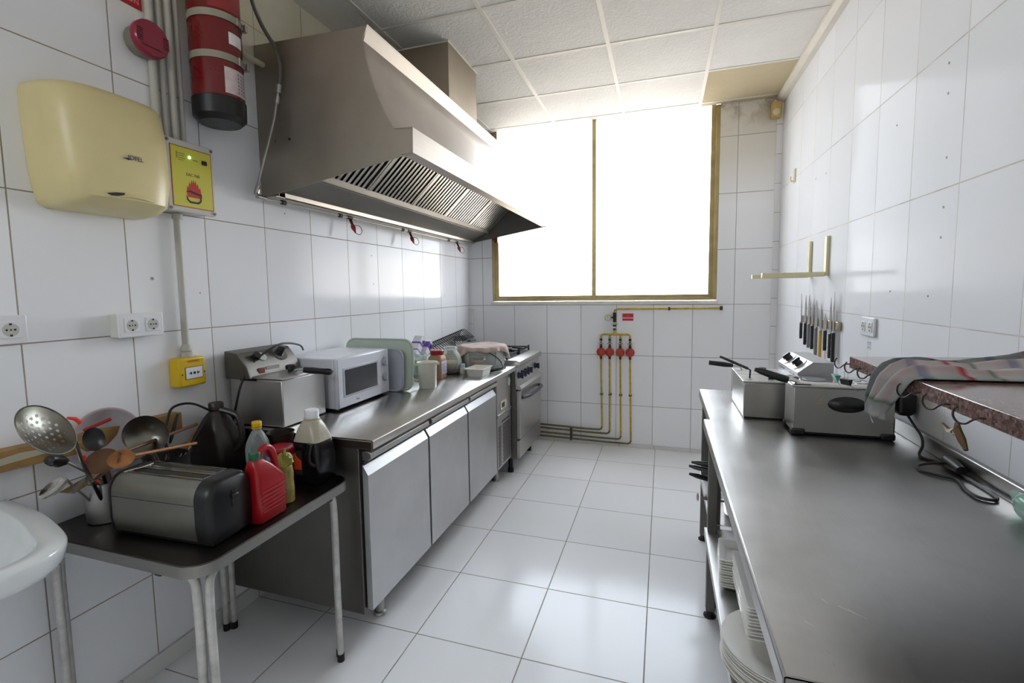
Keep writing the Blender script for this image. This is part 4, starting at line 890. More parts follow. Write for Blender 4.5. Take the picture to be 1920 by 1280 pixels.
sl = Vector((.055, 0, .046)).normalized(); sn_ = Vector((-sl.z, 0, sl.x))
def onp(t, y, h=0): return Vector((.535, y, 1.062)) + sl * t + sn_ * h
for y_ in (2.335, 2.50):
    pl_ = obj('dial_plate', MB().cyl(onp(.036, y_), onp(.036, y_, .003), .032, n=28), P('dial_bright', (200, 200, 202), .35, .6), f1)
    k_ = MB(); k_.cyl(onp(.036, y_, .003), onp(.036, y_, .022), .017, .014, 20)
    k_.add([onp(.018, y_ - .005, .02), onp(.054, y_ - .005, .02), onp(.054, y_ + .005, .02), onp(.018, y_ + .005, .02), onp(.018, y_ - .005, .03), onp(.054, y_ - .005, .03), onp(.054, y_ + .005, .03), onp(.018, y_ + .005, .03)], [(0, 1, 2, 3), (4, 5, 6, 7), (0, 1, 5, 4), (1, 2, 6, 5), (2, 3, 7, 6), (3, 0, 4, 7)])
    obj('dial_knob', k_, m_black, pl_)
    obj('indicator_light', MB().sphere(tuple(onp(.044, y_ + .062, .002)), .007), m_black, f1)
    obj('indicator_light', MB().sphere(tuple(onp(.026, y_ + .062, .002)), .0055), P('lamp_red', (190, 50, 50), .2), f1, label='small red indicator light')
    obj('hand_slot', MB().box(.533, .536, y_ - .03, y_ + .04, 1.045, 1.05), m_black, f1, smooth=0)
for (a, b, c2) in (((.372, 2.56, 1.02), (.33, 2.555, 1.040), (.222, 2.56, 1.050)),):
    h_ = obj('basket_handle', MB().tube([a, (.36, 2.56, 1.035), b], .004, 8), m_shiny, f1)
    obj('handle_grip', MB().tube([b, ((b[0] * 2 + c2[0]) / 3, b[1], (b[2] * 2 + c2[2]) / 3), c2], [.009, .0125, .011], 12), m_black, h_)
h_ = obj('basket_handle', MB().tube([(.37, 2.33, 1.02), (.372, 2.33, 1.055), (.36, 2.335, 1.062)], .0035, 8), m_black, f1)
obj('handle_grip', MB().tube([(.362, 2.334, 1.061), (.30, 2.37, 1.085), (.255, 2.395, 1.103)], [.006, .0065, .005], 10), m_black, h_)
obj('base_seam', MB().box(.34, .657, 2.258, 2.607, TZ2, TZ2 + .007), m_black, f1, smooth=0)

f2 = thing('compact_fryer', (.635, 2.15, TZ1), 'square steel fryer with a black oval grip and warning triangle, under the tea towel', 'deep fryer')
FX0, FX1, FY0, FY1 = .475, .795, 2.035, 2.17
obj('body', MB().box(FX0, FX1, FY0, FY1, TZ1 + .012, 1.043), m_steelx, f2, bevel=.003)
obj('rim', MB().box(FX0 - .008, FX1 + .008, FY0 - .008, 2.235, 1.043, 1.052), m_steelx, f2, bevel=.003)
obj('lid', MB().loft([[(a, b, z_) for a, b in rrect(FX0 + .002 + q_, FX1 - .002 - q_, FY0 + q_, 2.23 - q_, .02)] for q_, z_ in ((0, 1.052), (.006, 1.058), (.02, 1.060))]), m_shiny, f2)
obj('lid_window', MB().cyl((.555, 2.115, 1.060), (.555, 2.115, 1.0625), .045, n=32), P('lid_glass', (150, 156, 158), .06, .3), f2)
obj('lid_filter', MB().lathe([(.05, 0), (.05, .003), (.03, .003), (.03, .001), (.012, .001), (.012, .004), (0, .004)], (.70, 2.11, 1.060), 32), m_shiny, f2)
obj('oval_grip', MB().lathe([(.001, .018), (.4, .015), (.8, .008), (1, 0)][::-1], (0, 0, 0)), m_black, f2, local=True)
og = [q for q in bpy.data.objects if q.parent == f2 and q.name.startswith('oval_grip')][0]
og.data.transform(Matrix.Translation((.648 - .635, FY0 - 2.15, .984 - TZ1)) @ Matrix.Rotation(PI / 2, 4, 'X') @ Matrix.Diagonal((.062, .030, 1, 1)))
for p in og.data.polygons: p.use_smooth = True
wy_ = P('warning_yellow', (196, 190, 40), .5)
def tri(cx_, cz_, r): return [Vector((cx_ + r * math.sin(a), FY0 - .0008, cz_ + r * math.cos(a))) for a in (0, 2 * PI / 3, 4 * PI / 3)]
obj('warning_triangle', MB().tube(tri(.564, .993, .019), .0011, 6, closed=True).tube([(.5585, FY0 - .0008, .9865), (.562, FY0 - .0008, .994), (.566, FY0 - .0008, .99), (.5695, FY0 - .0008, .9975)], .001, 6).tube([(.555, FY0 - .0008, .9855), (.573, FY0 - .0008, .9855)], .0008, 6), wy_, f2)
for x_, y_ in ((FX0 + .018, FY0 + .012), (FX1 - .018, FY0 + .012), (FX0 + .018, FY1 - .012), (FX1 - .018, FY1 - .012)):
    obj('foot', MB().box(x_ - .024, x_ + .024, y_ - .018, y_ + .018, TZ1, TZ1 + .026), m_black, f2, bevel=.008)
obj('base_strip', MB().box(FX0 + .01, FX1 - .01, FY0 + .006, FY1 - .006, TZ1 + .004, TZ1 + .014), m_black, f2, smooth=0)
obj('control_head', MB().loft([[(a, b, z_) for a, b in rrect(.806 + q_, .862 - q_, 2.04 + q_, 2.15 - q_, .012)] for q_, z_ in ((.01, .952), (0, .965), (0, 1.075), (.004, 1.083))]), m_black, f2, bevel=.002)
h2 = obj('basket_handle', MB().tube([(.50, 2.06, 1.052), (.48, 2.055, 1.062), (.455, 2.05, 1.068)], .005, 8), m_shiny, f2)
obj('handle_grip', MB().tube([(.458, 2.05, 1.066), (.44, 2.052, 1.071), (.40, 2.057, 1.083), (.365, 2.062, 1.095), (.345, 2.065, 1.10)], [.013, .0145, .014, .0125, .007], 14), m_black, h2)
obj('rim_clip', MB().box(.475, .53, 2.032, 2.04, 1.052, 1.055), m_blackm, f2)
obj('power_cord', MB().tube([(.84, 2.06, .956), (.842, 2.01, .93), (.843, 1.96, .905), (.835, 1.93, .88), (.80, 1.86, TZ1 + .005), (.835, 1.80, TZ1 + .005), (.85, 1.76, TZ1 + .02), (.80, 1.755, TZ1 + .02), (.755, 1.76, TZ1 + .0055), (.742, 1.71, TZ1 + .005), (.77, 1.68, TZ1 + .005), (.80, 1.655, TZ1 + .005), (.785, 1.58, TZ1 + .005), (.79, 1.53, TZ1 + .005), (.822, 1.525, TZ1 + .005), (.838, 1.58, TZ1 + .005), (.835, 1.68, TZ1 + .006), (.832, 1.72, TZ1 + .012)], .0042, 8, smooth=6), m_cable, f2)
obj('plug', MB().cyl((.832, 1.70, TZ1 + .018), (.833, 1.755, TZ1 + .021), .013, .019, 16).cyl((.833, 1.755, TZ1 + .021), (.833, 1.775, TZ1 + .021), .019, .019, 16), m_black, f2)
obj('plug_pins', MB().cyl((.825, 1.775, TZ1 + .023), (.825, 1.794, TZ1 + .023), .0024).cyl((.841, 1.775, TZ1 + .021), (.841, 1.794, TZ1 + .021), .0024), m_shiny, f2)

# ---- stone bar shelf with cup hooks and towel
def granite():
    s = N('red_granite'); b = s.b; pos = s.n('TexCoord').outputs['Object']
    v = s.n('TexVoronoi'); v.inputs['Scale'].default_value = 190; s.l(pos, v.inputs['Vector'])
    c1 = s.ramp(s.n('SeparateColor').outputs[0], (0, (0, 0, 0)), (1, (1, 1, 1)))
    spx = s.n('SeparateColor'); s.l(v.outputs['Color'], spx.inputs[0])
    col = s.ramp(spx.outputs[0], (.0, rgb((84, 64, 60))[:3]), (.35, rgb((112, 88, 82))[:3]), (.65, rgb((130, 106, 99))[:3]), (.9, rgb((152, 132, 126))[:3]), (1, rgb((84, 72, 70))[:3]))
    big = s.ramp(s.noise(7, 4, .6, pos), (.3, (.75, .72, .72)), (.7, (1.1, 1, 1)))
    mx = s.n('Mix', data_type='RGBA', blend_type='MULTIPLY'); mx.inputs[0].default_value = 1; s.l(col, mx.inputs[6]); s.l(big, mx.inputs[7])
    s.l(mx.outputs[2], b.inputs['Base Color']); b.inputs['Roughness'].default_value = .12; return s.m
m_gran = granite()
SX, SZ, STH = .467, 1.235, .03
slab = thing('stone_shelf', (.67, .9, SZ - STH), 'polished red granite bar shelf on the right wall above the long work table', 'shelf')
obj('slab', MB().prism([(SX, .30), (RX - .001, .30), (RX - .001, 1.525), (SX, 1.466)], 'z', SZ - STH, SZ), m_gran, slab, bevel=.0015)
obj('shelf_bracket', MB().box(RX - .03, RX - .001, 1.30, 1.33, SZ - STH - .16, SZ - STH).box(.60, RX - .001, 1.30, 1.33, SZ - STH - .025, SZ - STH), m_dark_steel, slab, bevel=.002)
hz = SZ - STH + .012
for k, y_ in enumerate((1.462, 1.388, 1.303, 1.098, 1.0, .905)):
    hk = obj('cup_hook', MB().tube([(SX + .004, y_, hz - .002), (SX - .008, y_ + .001, hz - .002), (SX - .014, y_ + .005, hz - .007), (SX - .018, y_ + .012, hz - .014), (SX - .022, y_ + .024, hz - .015), (SX - .024, y_ + .033, hz - .007), (SX - .023, y_ + .034, hz + .003), (SX - .022, y_ + .027, hz + .009)], .0017, 8, smooth=4), P('hook_brown', (58, 48, 44), .4, .6), slab)
def binder(name, x, y, z, mat, label, s=1.5, sw=0):
    t = thing(name, (x, y, z), label, 'clip', rz=sw)
    M = FR[t.name]
    for dx in (-.006, .006):
        b = MB(); b.T = M; b.tube([(0, dx * .6 * s, .0), (0, dx * .5 * s, -.008 * s), (0, dx * .8 * s, -.013 * s)], .0006, 6, smooth=3); b.tube([(0, dx * s, 0), (.0, 0, .003)], .0006, 6)
        obj('wire_arm', b, m_shiny, t)
    b = MB(); b.T = M; b.prism([(-.005 * s, -.012 * s), (.005 * s, -.012 * s), (.001, -.023 * s), (-.001, -.023 * s)], 'y', -.010 * s, .010 * s); obj('clip_body', b, mat, t, bevel=.0008)
    b = MB(); b.T = M; b.tube([(0, -.008 * s, -.022 * s), (.002, -.018 * s, -.027 * s), (.003, -.024 * s, -.03 * s)], .0008, 6); obj('wire_arm', b, m_shiny, t)
binder('binder_clip', SX - .022, 1.488, hz - .017, P('clip_teal', (66, 140, 130), .35), 'teal binder clip hanging from the farthest hook of the stone shelf')
binder('binder_clip', SX - .022, 1.414, hz - .017, m_black, 'black binder clip hanging from the second hook of the stone shelf', 1.4, .5)
cl_ = thing('spring_clamp', (SX - .022, .93, hz - .017), 'brown spring clamp hanging from the nearest hook under the stone shelf', 'clamp')
m_cl = P('clamp_bronze', (104, 84, 58), .4, .5)
obj('jaw', MB().tube([(SX - .022, .93, hz - .016), (SX - .022, .928, hz - .028), (SX - .022, .915, hz - .040), (SX - .022, .902, hz - .052)], [.003, .006, .006, .003], 8), m_cl, cl_)
obj('jaw', MB().tube([(SX - .022, .926, hz - .020), (SX - .024, .934, hz - .032), (SX - .024, .947, hz - .034), (SX - .026, .962, hz - .026)], [.003, .005, .004, .002], 8), m_cl, cl_)
obj('spring', MB().tube([(SX - .022 + .005 * math.cos(t), .925 + .003 * t / 6, hz - .032 + .005 * math.sin(t)) for t in [i * .7 for i in range(28)]], .0011, 6), m_shiny, cl_)

def towel_mat():
    s = N('checked_towel'); b = s.b; b.inputs['Roughness'].default_value = .95; b.inputs['Specular IOR Level'].default_value = .1
    uv = s.n('UVMap').outputs[0]; sp2 = s.n('SeparateXYZ'); s.l(uv, sp2.inputs[0])
    def stripes(v, freq, ph): return s.math('FRACT', s.math('MULTIPLY_ADD', v, freq, ph))
    W_ = rgb((184, 184, 182))[:3]; W2 = rgb((166, 168, 166))[:3]
    a = s.ramp(stripes(sp2.outputs[0], 2.2, .62), (0, W_), (.14, W2), (.17, rgb((134, 140, 156))[:3]), (.22, rgb((140, 144, 158))[:3]), (.28, W_), (.5, W2), (.53, rgb((176, 110, 110))[:3]), (.56, rgb((156, 66, 70))[:3]), (.61, W_), (.78, W2), (.81, rgb((112, 134, 112))[:3]), (.86, W_))
    c = s.ramp(sp2.outputs[1], (0, (.62, .66, .65)), (.14, (.8, .8, .8)), (.2, (.9, .62, .62)), (.26, (.9, .88, .88)), (.42, (.95, .93, .93)), (.5, (.9, .72, .72)), (.56, (.88, .88, .88)), (.62, (.6, .62, .62)), (.70, (.26, .28, .29)), (.86, (.3, .32, .33)), (1, (.45, .46, .48)))
    for nd in (a.node, c.node): nd.color_ramp.interpolation = 'LINEAR'
    mx = s.n('Mix', data_type='RGBA', blend_type='MULTIPLY'); mx.inputs[0].default_value = .85; s.l(a, mx.inputs[6]); s.l(c, mx.inputs[7])
    s.l(mx.outputs[2], b.inputs['Base Color']); s.l(s.bump(s.noise(500, 2, .5, s.n('TexCoord').outputs['Object']), .0006), b.inputs['Normal']); return s.m
# towel: u along the cloth (0 = tip hanging over the edge, 1 = wall end), v across
NU, NV = 64, 40; vs_ = []; fs_ = []; uvs = []
for i in range(NU + 1):
    for j in range(NV + 1):
        u = i / NU; v = j / NV; s_ = u * .50 - .10      # metres from the slab edge, negative = hanging
        d = max(0, -s_ - .006); q_ = min(1, d / .08)
        yl = 1.112 + .06 * max(0, s_) + .095 * q_; width = .155 + .38 * max(0, s_) - .075 * q_
        y_ = yl + v * width
        env = max(0, math.sin(PI * v)) ** .5
        fold = .5 + .5 * math.sin(v * 22 + 6 * u + 1.3 * math.sin(7 * u)); f2_ = .5 + .5 * math.sin(v * 37 + 11 * u + 1)
        hgt = .003 + ((.011 + .012 * math.sin(4 * u + 1) ** 2) * fold + .007 * f2_ * (.5 + .5 * math.sin(23 * u))) * env + .008 * v * env
        rise = .035 * max(0, (s_ - .22) / .2) * env * (.4 + .6 * v)
        if s_ >= .006: p = (SX + s_ * .93, y_, SZ + .0015 + hgt + rise)
        else:
            t = min(1, max(0, (.006 - s_) / .014))
            p = (SX - .003 - .006 * t - hgt * .8 * t, y_, SZ + (.0015 + hgt) * (1 - t) - d * 1.05 - .004 * t)
        vs_.append(p); uvs.append((u * 1.1, v))
for i in range(NU):
    for j in range(NV): a = i * (NV + 1) + j; fs_.append((a, a + 1, a + NV + 2, a + NV + 1))
tw = obj('tea_towel', MB().add(vs_, fs_), towel_mat(), None, smooth=80, solid=.002)
uvl = tw.data.uv_layers.new(name='UVMap')
for lp_ in tw.data.loops: uvl.data[lp_.index].uv = uvs[lp_.vertex_index]
tag(tw, 'crumpled grey, red and blue checked tea towel hanging over the stone shelf edge', 'towel')
thr = MB().tube([(SX - .012, 1.30, 1.175), (SX - .014, 1.298, 1.15), (SX - .013, 1.285, 1.125), (SX - .012, 1.268, 1.11)], .0008, 6, smooth=4)
obj('loose_thread', thr, m_whiteink, tw)

# green translucent bottle at the picture's right edge, lying on the table
gb = thing('plastic_bottle', (.80, 1.37, TZ1), 'crumpled pale green clear plastic bottle on the long table at the right edge', 'bottle')
obj('bottle_body', MB().lathe([(0, 0), (.010, 0), (.013, .02), (.012, .03), (.026, .06), (.033, .09), (.030, .13), (.034, .16), (.031, .19), (.033, .22), (0, .225)], (.842, 1.50, TZ1 + .034), 18, axis=(-.16, -1, 0)), glass('bottle_green', (222, 242, 232), .05, .86), gb, smooth=50)

# ================================================================ RIGHT WALL
rb = thing('shelf_bracket', (RX, 3.13, 1.47), 'cream wall bracket for a microwave, nearer the camera of the pair', 'bracket', 'cream wall brackets')
def bracket(t, y):
    obj('upright', MB().box(RX - .016, RX - .001, y - .02, y + .02, 1.478, 1.698), m_cream, t, bevel=.002)
    a = obj('arm', MB().box(.548, RX - .016, y - .013, y + .013, 1.474, 1.500), m_cream, t, bevel=.003)
    obj('bolt_hole', MB().cyl((.66, y, 1.4995), (.66, y, 1.5008), .005), m_black, a)
    obj('end_cap', MB().box(.544, .549, y - .014, y + .014, 1.473, 1.501), m_cream, a, bevel=.002)
bracket(rb, 3.13)
rb2 = thing('shelf_bracket', (RX, 3.46, 1.47), 'cream wall bracket for a microwave, farther and lower in view of the pair', 'bracket', 'cream wall brackets'); bracket(rb2, 3.46)
wh = thing('wall_hook', (RX, 3.93, 2.15), 'small cream wall clip high on the right wall near the window', 'hook')
obj('clip_plate', MB().box(RX - .006, RX - .0006, 3.905, 3.955, 2.15, 2.245), m_cream, wh, bevel=.002)
obj('clip_hook', MB().tube([(RX - .006, 3.94, 2.165), (RX - .02, 3.94, 2.16), (RX - .026, 3.94, 2.175), (RX - .024, 3.94, 2.195)], .004, 8), m_cream, wh)

ks = thing('knife_rack', (RX, 3.18, 1.19), 'steel magnetic knife strip on the right wall', 'knife rack')
obj('magnetic_bar', MB().box(RX - .018, RX - .0006, 2.87, 3.56, 1.19, 1.235), P('bar_steel', (170, 160, 140), .3, .9), ks, bevel=.003)
def knife(y, tip, mid, end, bw, mat, label, flare=1.0, spine=False, lean=.0):
    """tip/mid/end: heights of blade tip, blade-handle joint, handle end"""
    t = thing('kitchen_knife', (RX - .024, y, end), label, 'knife', 'knives on the magnetic strip')
    X = RX - .0195
    bl = [(y - bw / 2, mid), (y - bw / 2, mid + (tip - mid) * .6), (y + bw * .1 + lean, tip), (y + bw / 2 + lean * .5, mid + (tip - mid) * .65), (y + bw / 2, mid)]
    obj('blade', MB().prism(bl, 'x', X - .0022, X), m_shiny, t, smooth=0)
    n = 8; rings = []
    for i in range(n + 1):
        f = i / n; z_ = mid - (mid - end) * f; w_ = (.0115 + .003 * math.sin(f * PI * 1.0) * flare + (.004 * flare if .75 < f < 1 else 0)) * (.55 if i == n else 1)
        rings.append([(X - .0011 + .0085 * math.cos(a), y + w_ * math.sin(a) + (-.004 * flare * f * f), z_) for a in [2 * PI * q / 14 for q in range(14)]])
    obj('handle', MB().loft(rings), mat, t, smooth=60)
    obj('bolster', MB().box(X - .007, X + .004, y - .010, y + .010, mid - .004, mid + .007), m_shiny, t, bevel=.002)
    if spine: obj('rivets', MB().sphere((X - .0095, y, mid - (mid - end) * .25), .0028).sphere((X - .0095, y, mid - (mid - end) * .55), .0028).sphere((X - .0095, y, mid - (mid - end) * .8), .0028), m_shiny, t)
    return t
m_gh = P('grey_handle', (128, 128, 132), .35); m_yh = P('yellow_handle', (216, 176, 84), .4)
knife(3.545, 1.375, 1.235 - .05, 1.085, .012, m_black, 'narrow sharpening steel like knife with black handle, farthest on the strip', .5, lean=.012)
knife(3.45, 1.365, 1.19, 1.055, .04, m_black, 'long knife with a black handle, second from the far end')
knife(3.375, 1.37, 1.185, 1.045, .045, m_gh, 'knife with a plain grey handle near the far end of the strip')
knife(3.30, 1.33, 1.185, 1.045, .035, m_black, 'black-handled knife between the two grey-handled ones')
knife(3.225, 1.34, 1.175, 1.015, .05, m_gh, 'grey-handled knife directly beside the yellow-handled one')
knife(3.14, 1.28, 1.165, .99, .035, m_yh, 'knife with a yellow handle hanging lowest in the middle of the strip', .6)
knife(3.06, 1.27, 1.175, 1.065, .05, m_black, 'short black-handled knife just nearer than the yellow one')
knife(2.975, 1.36, 1.165, 1.035, .03, m_black, 'black riveted knife, second from the near end of the strip', spine=True)
knife(2.925, 1.39, 1.175, 1.02, .022, m_black, 'black riveted knife with a slim blade at the near end of the strip', spine=True)

# ================================================================ SMALL TABLE (LEFT)
TT = .715
tb_ = thing('folding_table', (-1.46, 1.20, 0), 'small dark metal-topped table with white tube legs in the left foreground', 'table')
TX0, TX1, TY0, TY1 = -1.785, -1.125, .865, 1.515
tp = rrect(TX0, TX1, TY0, TY1, .07, 8)
obj('tabletop', MB().prism(tp, 'z', TT - .006, TT), steel('table_dark_top', (84, 78, 74), .3, axis=0), tb_, bevel=.002)
obj('edge_band', MB().loft([[(a, b, z_) for a, b in rrect(TX0 - .003, TX1 + .003, TY0 - .003, TY1 + .003, .073, 8)] for z_ in (TT - .034, TT - .002)] + [[(a, b, z_) for a, b in tp] for z_ in (TT - .002, TT - .034)], False, False), steel('edge_steel', (150, 148, 144), .35, axis=0), tb_, smooth=50)
for a, b in ((TX0 + .08, TY0 + .02), (TX1 - .16, TY0 + .02), (TX1 - .02, TY0 + .2), (TX1 - .02, TY1 - .12)):
    obj('bracket', MB().box(a - .012, a + .012, b - .012, b + .012, TT - .05, TT - .03), m_black, tb_, bevel=.003)
for cx_, cy_, sx, sy_ in ((TX1 - .05, TY0 + .05, 1, -1), (TX1 - .05, TY1 - .05, 1, 1), (TX0 + .04, TY0 + .03, -1, -1), (TX0 + .05, TY1 - .05, -1, 1)):
    for du, dv in ((-1, 0), (0, -1)):
        ex_, ey = cx_ + sx * .012 * (0 if du else 1), cy_ + sy_ * .012 * (0 if dv else 1)
        ox = cx_ + sx * .004 + (-sx * .016 if du else sx * .004); oy = cy_ + sy_ * .004 + (-sy_ * .016 if dv else sy_ * .004)
        l_ = obj('leg', MB().tube([(ox + (-sx * .10 if du else 0), oy + (-sy_ * .10 if dv else 0), TT - .022), (ox + (-sx * .055 if du else 0), oy + (-sy_ * .055 if dv else 0), TT - .028), (ox + (-sx * .014 if du else 0), oy + (-sy_ * .014 if dv else 0), TT - .055), (ox, oy, TT - .11), (ox, oy, .35), (ox, oy, .018)], .0118, 12, smooth=4), m_whitetube, tb_)
        obj('leg_tip', MB().cyl((ox, oy, 0), (ox, oy, .03), .0135), m_blackm, l_)

# toaster
TZT = TT + .0006
ts = thing('toaster', (-1.36, 1.02, TZT), 'long brushed steel two-slot toaster with black ends on the small table', 'toaster', rz=.055)
M = FR[ts.name]; hw, hd2, hh = .183, .080, .180
def tprof(k=1.0, zt=hh):
    pts = [(-hd2 * .93 * k, .014), (-hd2 * k, .05), (-hd2 * k, zt - .055)]
    for i in range(9):
        a = PI - PI / 2 * i / 8; pts.append((-hd2 * k + .045 + .045 * math.cos(a), zt - .055 + .055 * math.sin(a)))
    return pts + [(-x, z) for x, z in pts[::-1]]
b = MB(); b.T = M; b.prism(tprof(), 'x', -hw + .004, hw - .055); obj('shell', b, steel('toaster_steel', (150, 148, 138), .33, axis=0), ts, smooth=40)
for a, b_, s_ in ((-hw - .018, -hw + .004, -1), (hw - .055, hw, 1)):
    b = MB(); b.T = M
    rg = []
    for t in ((0, 1), (.6, .99), (.85, .93), (1, .8)) if s_ > 0 else ((1, .8), (.6, .95), (0, 1)):
        x = (a + (b_ - a) * t[0]) if s_ > 0 else (b_ - (b_ - a) * t[0]); rg.append([(x, y * t[1] * 1.015, .014 + (z - .014) * (1 - (1 - t[1]) * .35)) for y, z in tprof(1, hh + .003)])
    b.loft(rg); obj('end_cap', b, m_black, ts, smooth=50)
b = MB(); b.T = M; b.box(-hw + .03, hw - .07, -hd2 * .42, -hd2 * .14, hh - .002, hh + .0012).box(-hw + .03, hw - .07, hd2 * .14, hd2 * .42, hh - .002, hh + .0012); obj('toast_slots', b, m_black, ts, smooth=0)
b = MB(); b.T = M
for y in (-hd2 * .52, -hd2 * .10, hd2 * .10, hd2 * .52): b.box(-hw + .02, hw - .06, y - .002, y + .002, hh, hh + .003)
b.tube([(-hw + .02, -hd2 * .6, hh + .001), (-hw + .05, -hd2 * .2, hh + .006), (-hw + .05, hd2 * .2, hh + .006), (-hw + .02, hd2 * .6, hh + .001)], .003, 6)
obj('slot_rails', b, m_shiny, ts)
b = MB(); b.T = M; b.box(-hw + .004, hw - .055, -hd2 - .0006, -hd2, hh - .062, hh - .0605); obj('seam', b, m_black, ts, smooth=0)
b = MB(); b.T = M; b.box(-hw + .01, hw - .01, -hd2 * .85, hd2 * .85, 0, .016); obj('base', b, m_black, ts, bevel=.004)
b = MB(); b.T = M; b.box(hw - .005, hw + .0015, -.006, .006, .09, .142); obj('lever_slot', b, P('deep_black', (5, 5, 6), .6), ts, smooth=0)
b = MB(); b.T = M; b.box(hw - .002, hw + .012, -.011, .011, .118, .132); obj('lever', b, m_black, ts, bevel=.004)

# ================================================================ THINGS ON THE SMALL TABLE
# soy sauce jug
m_soy = P('dark_sauce', (16, 14, 18), .22, var=.2)
so = thing('sauce_bottle', (-1.30, 1.47, TZT), 'big square bottle of black sauce with a white cap and orange label', 'bottle')
sc_ = (-1.252, 1.456)
def sq(w_, d_, z_, r=.02): return [(a, b, TZT + z_) for a, b in rrect(sc_[0] - w_, sc_[0] + w_, sc_[1] - d_, sc_[1] + d_, r)]
obj('filled_body', MB().loft([sq(.060, .050, 0, .018), sq(.066, .055, .008, .02), sq(.066, .055, .09, .02), sq(.062, .052, .135, .022), sq(.058, .05, .155, .024)]), m_soy, so, smooth=50)
obj('clear_shoulder', MB().loft([sq(.058, .05, .1555, .024), sq(.052, .046, .18, .026), sq(.044, .04, .205, .028), sq(.034, .033, .225, .03), sq(.026, .026, .235, .0255)]), P('cloudy_plastic', (176, 170, 150), .3, var=.1), so, smooth=60)
obj('neck_ring', MB().lathe([(.027, 0), (.029, .003), (.027, .006)], (*sc_, TZT + .233), 28), P('cloudy_plastic', (176, 170, 150), .3), so)
obj('cap', MB().lathe([(.025, 0), (.026, .002), (.026, .028), (.023, .031), (0, .031)], (*sc_, TZT + .239), 32), m_white, so)
obj('grip_hollow', MB().tube([(sc_[0] + .035, sc_[1] - .0535, TZT + .155), (sc_[0] + .028, sc_[1] - .057, TZT + .12), (sc_[0] + .03, sc_[1] - .056, TZT + .085), (sc_[0] + .05, sc_[1] - .05, TZT + .07)], .012, 10, smooth=4), m_soy, so)
obj('label', MB().box(sc_[0] - .062, sc_[0] - .004, sc_[1] - .0565, sc_[1] - .0548, TZT + .035, TZT + .125), P('label_black', (40, 24, 22), .5), so, smooth=0)
obj('label_orange', MB().prism([(sc_[0] - .056, TZT + .055), (sc_[0] - .008, TZT + .055), (sc_[0] - .008, TZT + .088), (sc_[0] - .030, TZT + .105), (sc_[0] - .036, TZT + .118), (sc_[0] - .056, TZT + .118)], 'y', sc_[1] - .0575, sc_[1] - .0564), P('label_orange', (196, 66, 26), .45), so, smooth=0)
lm = MB()
for k in range(5): lm.box(sc_[0] - .050, sc_[0] - .014 - .004 * (k % 2), sc_[1] - .0581, sc_[1] - .0574, TZT + .060 + k * .006, TZT + .0618 + k * .006)
obj('label_print', lm, P('label_dark_orange', (120, 36, 20), .5), so, smooth=0)

# brown conical jug
bj = thing('brown_jug', (-1.69, 1.46, TZT), 'dark brown plastic jug with a side handle, tallest thing on the small table', 'jug')
bc = (-1.695, 1.43)
obj('vessel', MB().loft([[(a, b, TZT + z_) for a, b in rrect(bc[0] - w_, bc[0] + w_, bc[1] - d_, bc[1] + d_, r)] for w_, d_, z_, r in ((.080, .066, 0, .03), (.086, .07, .01, .03), (.086, .07, .08, .03), (.070, .06, .15, .03), (.045, .045, .21, .03), (.026, .028, .238, .022), (.023, .023, .247, .0225))]), m_brown, bj, smooth=60)
obj('cap', MB().lathe([(.024, 0), (.027, .002), (.027, .026), (.025, .029), (0, .029)], (*bc, TZT + .246), 28), m_brown, bj)
obj('handle', MB().tube([(bc[0] + .016, bc[1], TZT + .248), (bc[0] + .05, bc[1] + .012, TZT + .238), (bc[0] + .085, bc[1] + .02, TZT + .222), (bc[0] + .10, bc[1] + .022, TZT + .18), (bc[0] + .104, bc[1] + .02, TZT + .13), (bc[0] + .085, bc[1] + .01, TZT + .09), (bc[0] + .06, bc[1], TZT + .085)], .0115, 10, smooth=4), m_brown, bj)

# clear bottle with a yellow cap
cb_ = thing('oil_bottle', (-1.45, 1.405, TZT), 'clear plastic bottle with a yellow cap behind the red jug', 'bottle')
cbx = (-1.435, 1.375, TZT); m_pet = glass('clear_bottle', (214, 220, 218), .05, .78)
obj('bottle_body', MB().lathe([(.03, 0), (.042, .003), (.043, .06), (.041, .075), (.043, .09), (.043, .13), (.038, .155), (.024, .185), (.0145, .20), (.0145, .212)], cbx, 32), m_pet, cb_, smooth=50)
obj('cap', MB().lathe([(.0165, 0), (.0175, .002), (.0175, .018), (.0165, .02), (0, .02)], (cbx[0], cbx[1], TZT + .211), 28), P('cap_yellow', (222, 180, 30), .35), cb_)
obj('neck_ring', MB().lathe([(.016, 0), (.0185, .0015), (.016, .003)], (cbx[0], cbx[1], TZT + .205), 24), P('cap_yellow', (222, 180, 30), .35), cb_)

# red tub with lid
rt = thing('spice_tub', (-1.34, 1.33, TZT), 'round tub with a red lid between the clear bottle and the black sauce', 'tub')
rc = (-1.338, 1.385, TZT)
obj('tub_body', MB().lathe([(.04, 0), (.046, .004), (.047, .118), (.045, .12)], rc, 32), P('tub_red', (156, 26, 34), .35), rt)
obj('tub_stripe', MB().lathe([(.0474, .100), (.0477, .102), (.0477, .112), (.0474, .114)], rc, 32, cap=False), P('tub_blue_white', (130, 150, 186), .4), rt)
obj('lid', MB().lathe([(.049, 0), (.050, .004), (.050, .016), (.046, .021), (0, .021)], (rc[0], rc[1], TZT + .120), 36), m_red, rt)
mt = thing('mustard_bottle', (-1.205, 1.262, TZT), 'slim bottle of olive green and yellow sauce right behind the red jug', 'bottle')
mc = (-1.205, 1.262, TZT)
obj('bottle_body', MB().lathe([(.022, 0), (.026, .004), (.027, .05), (.024, .075), (.026, .10), (.022, .125), (.014, .135)], mc, 24), P('mustard_fill', (150, 138, 70), .35, var=.45, vscale=40), mt)
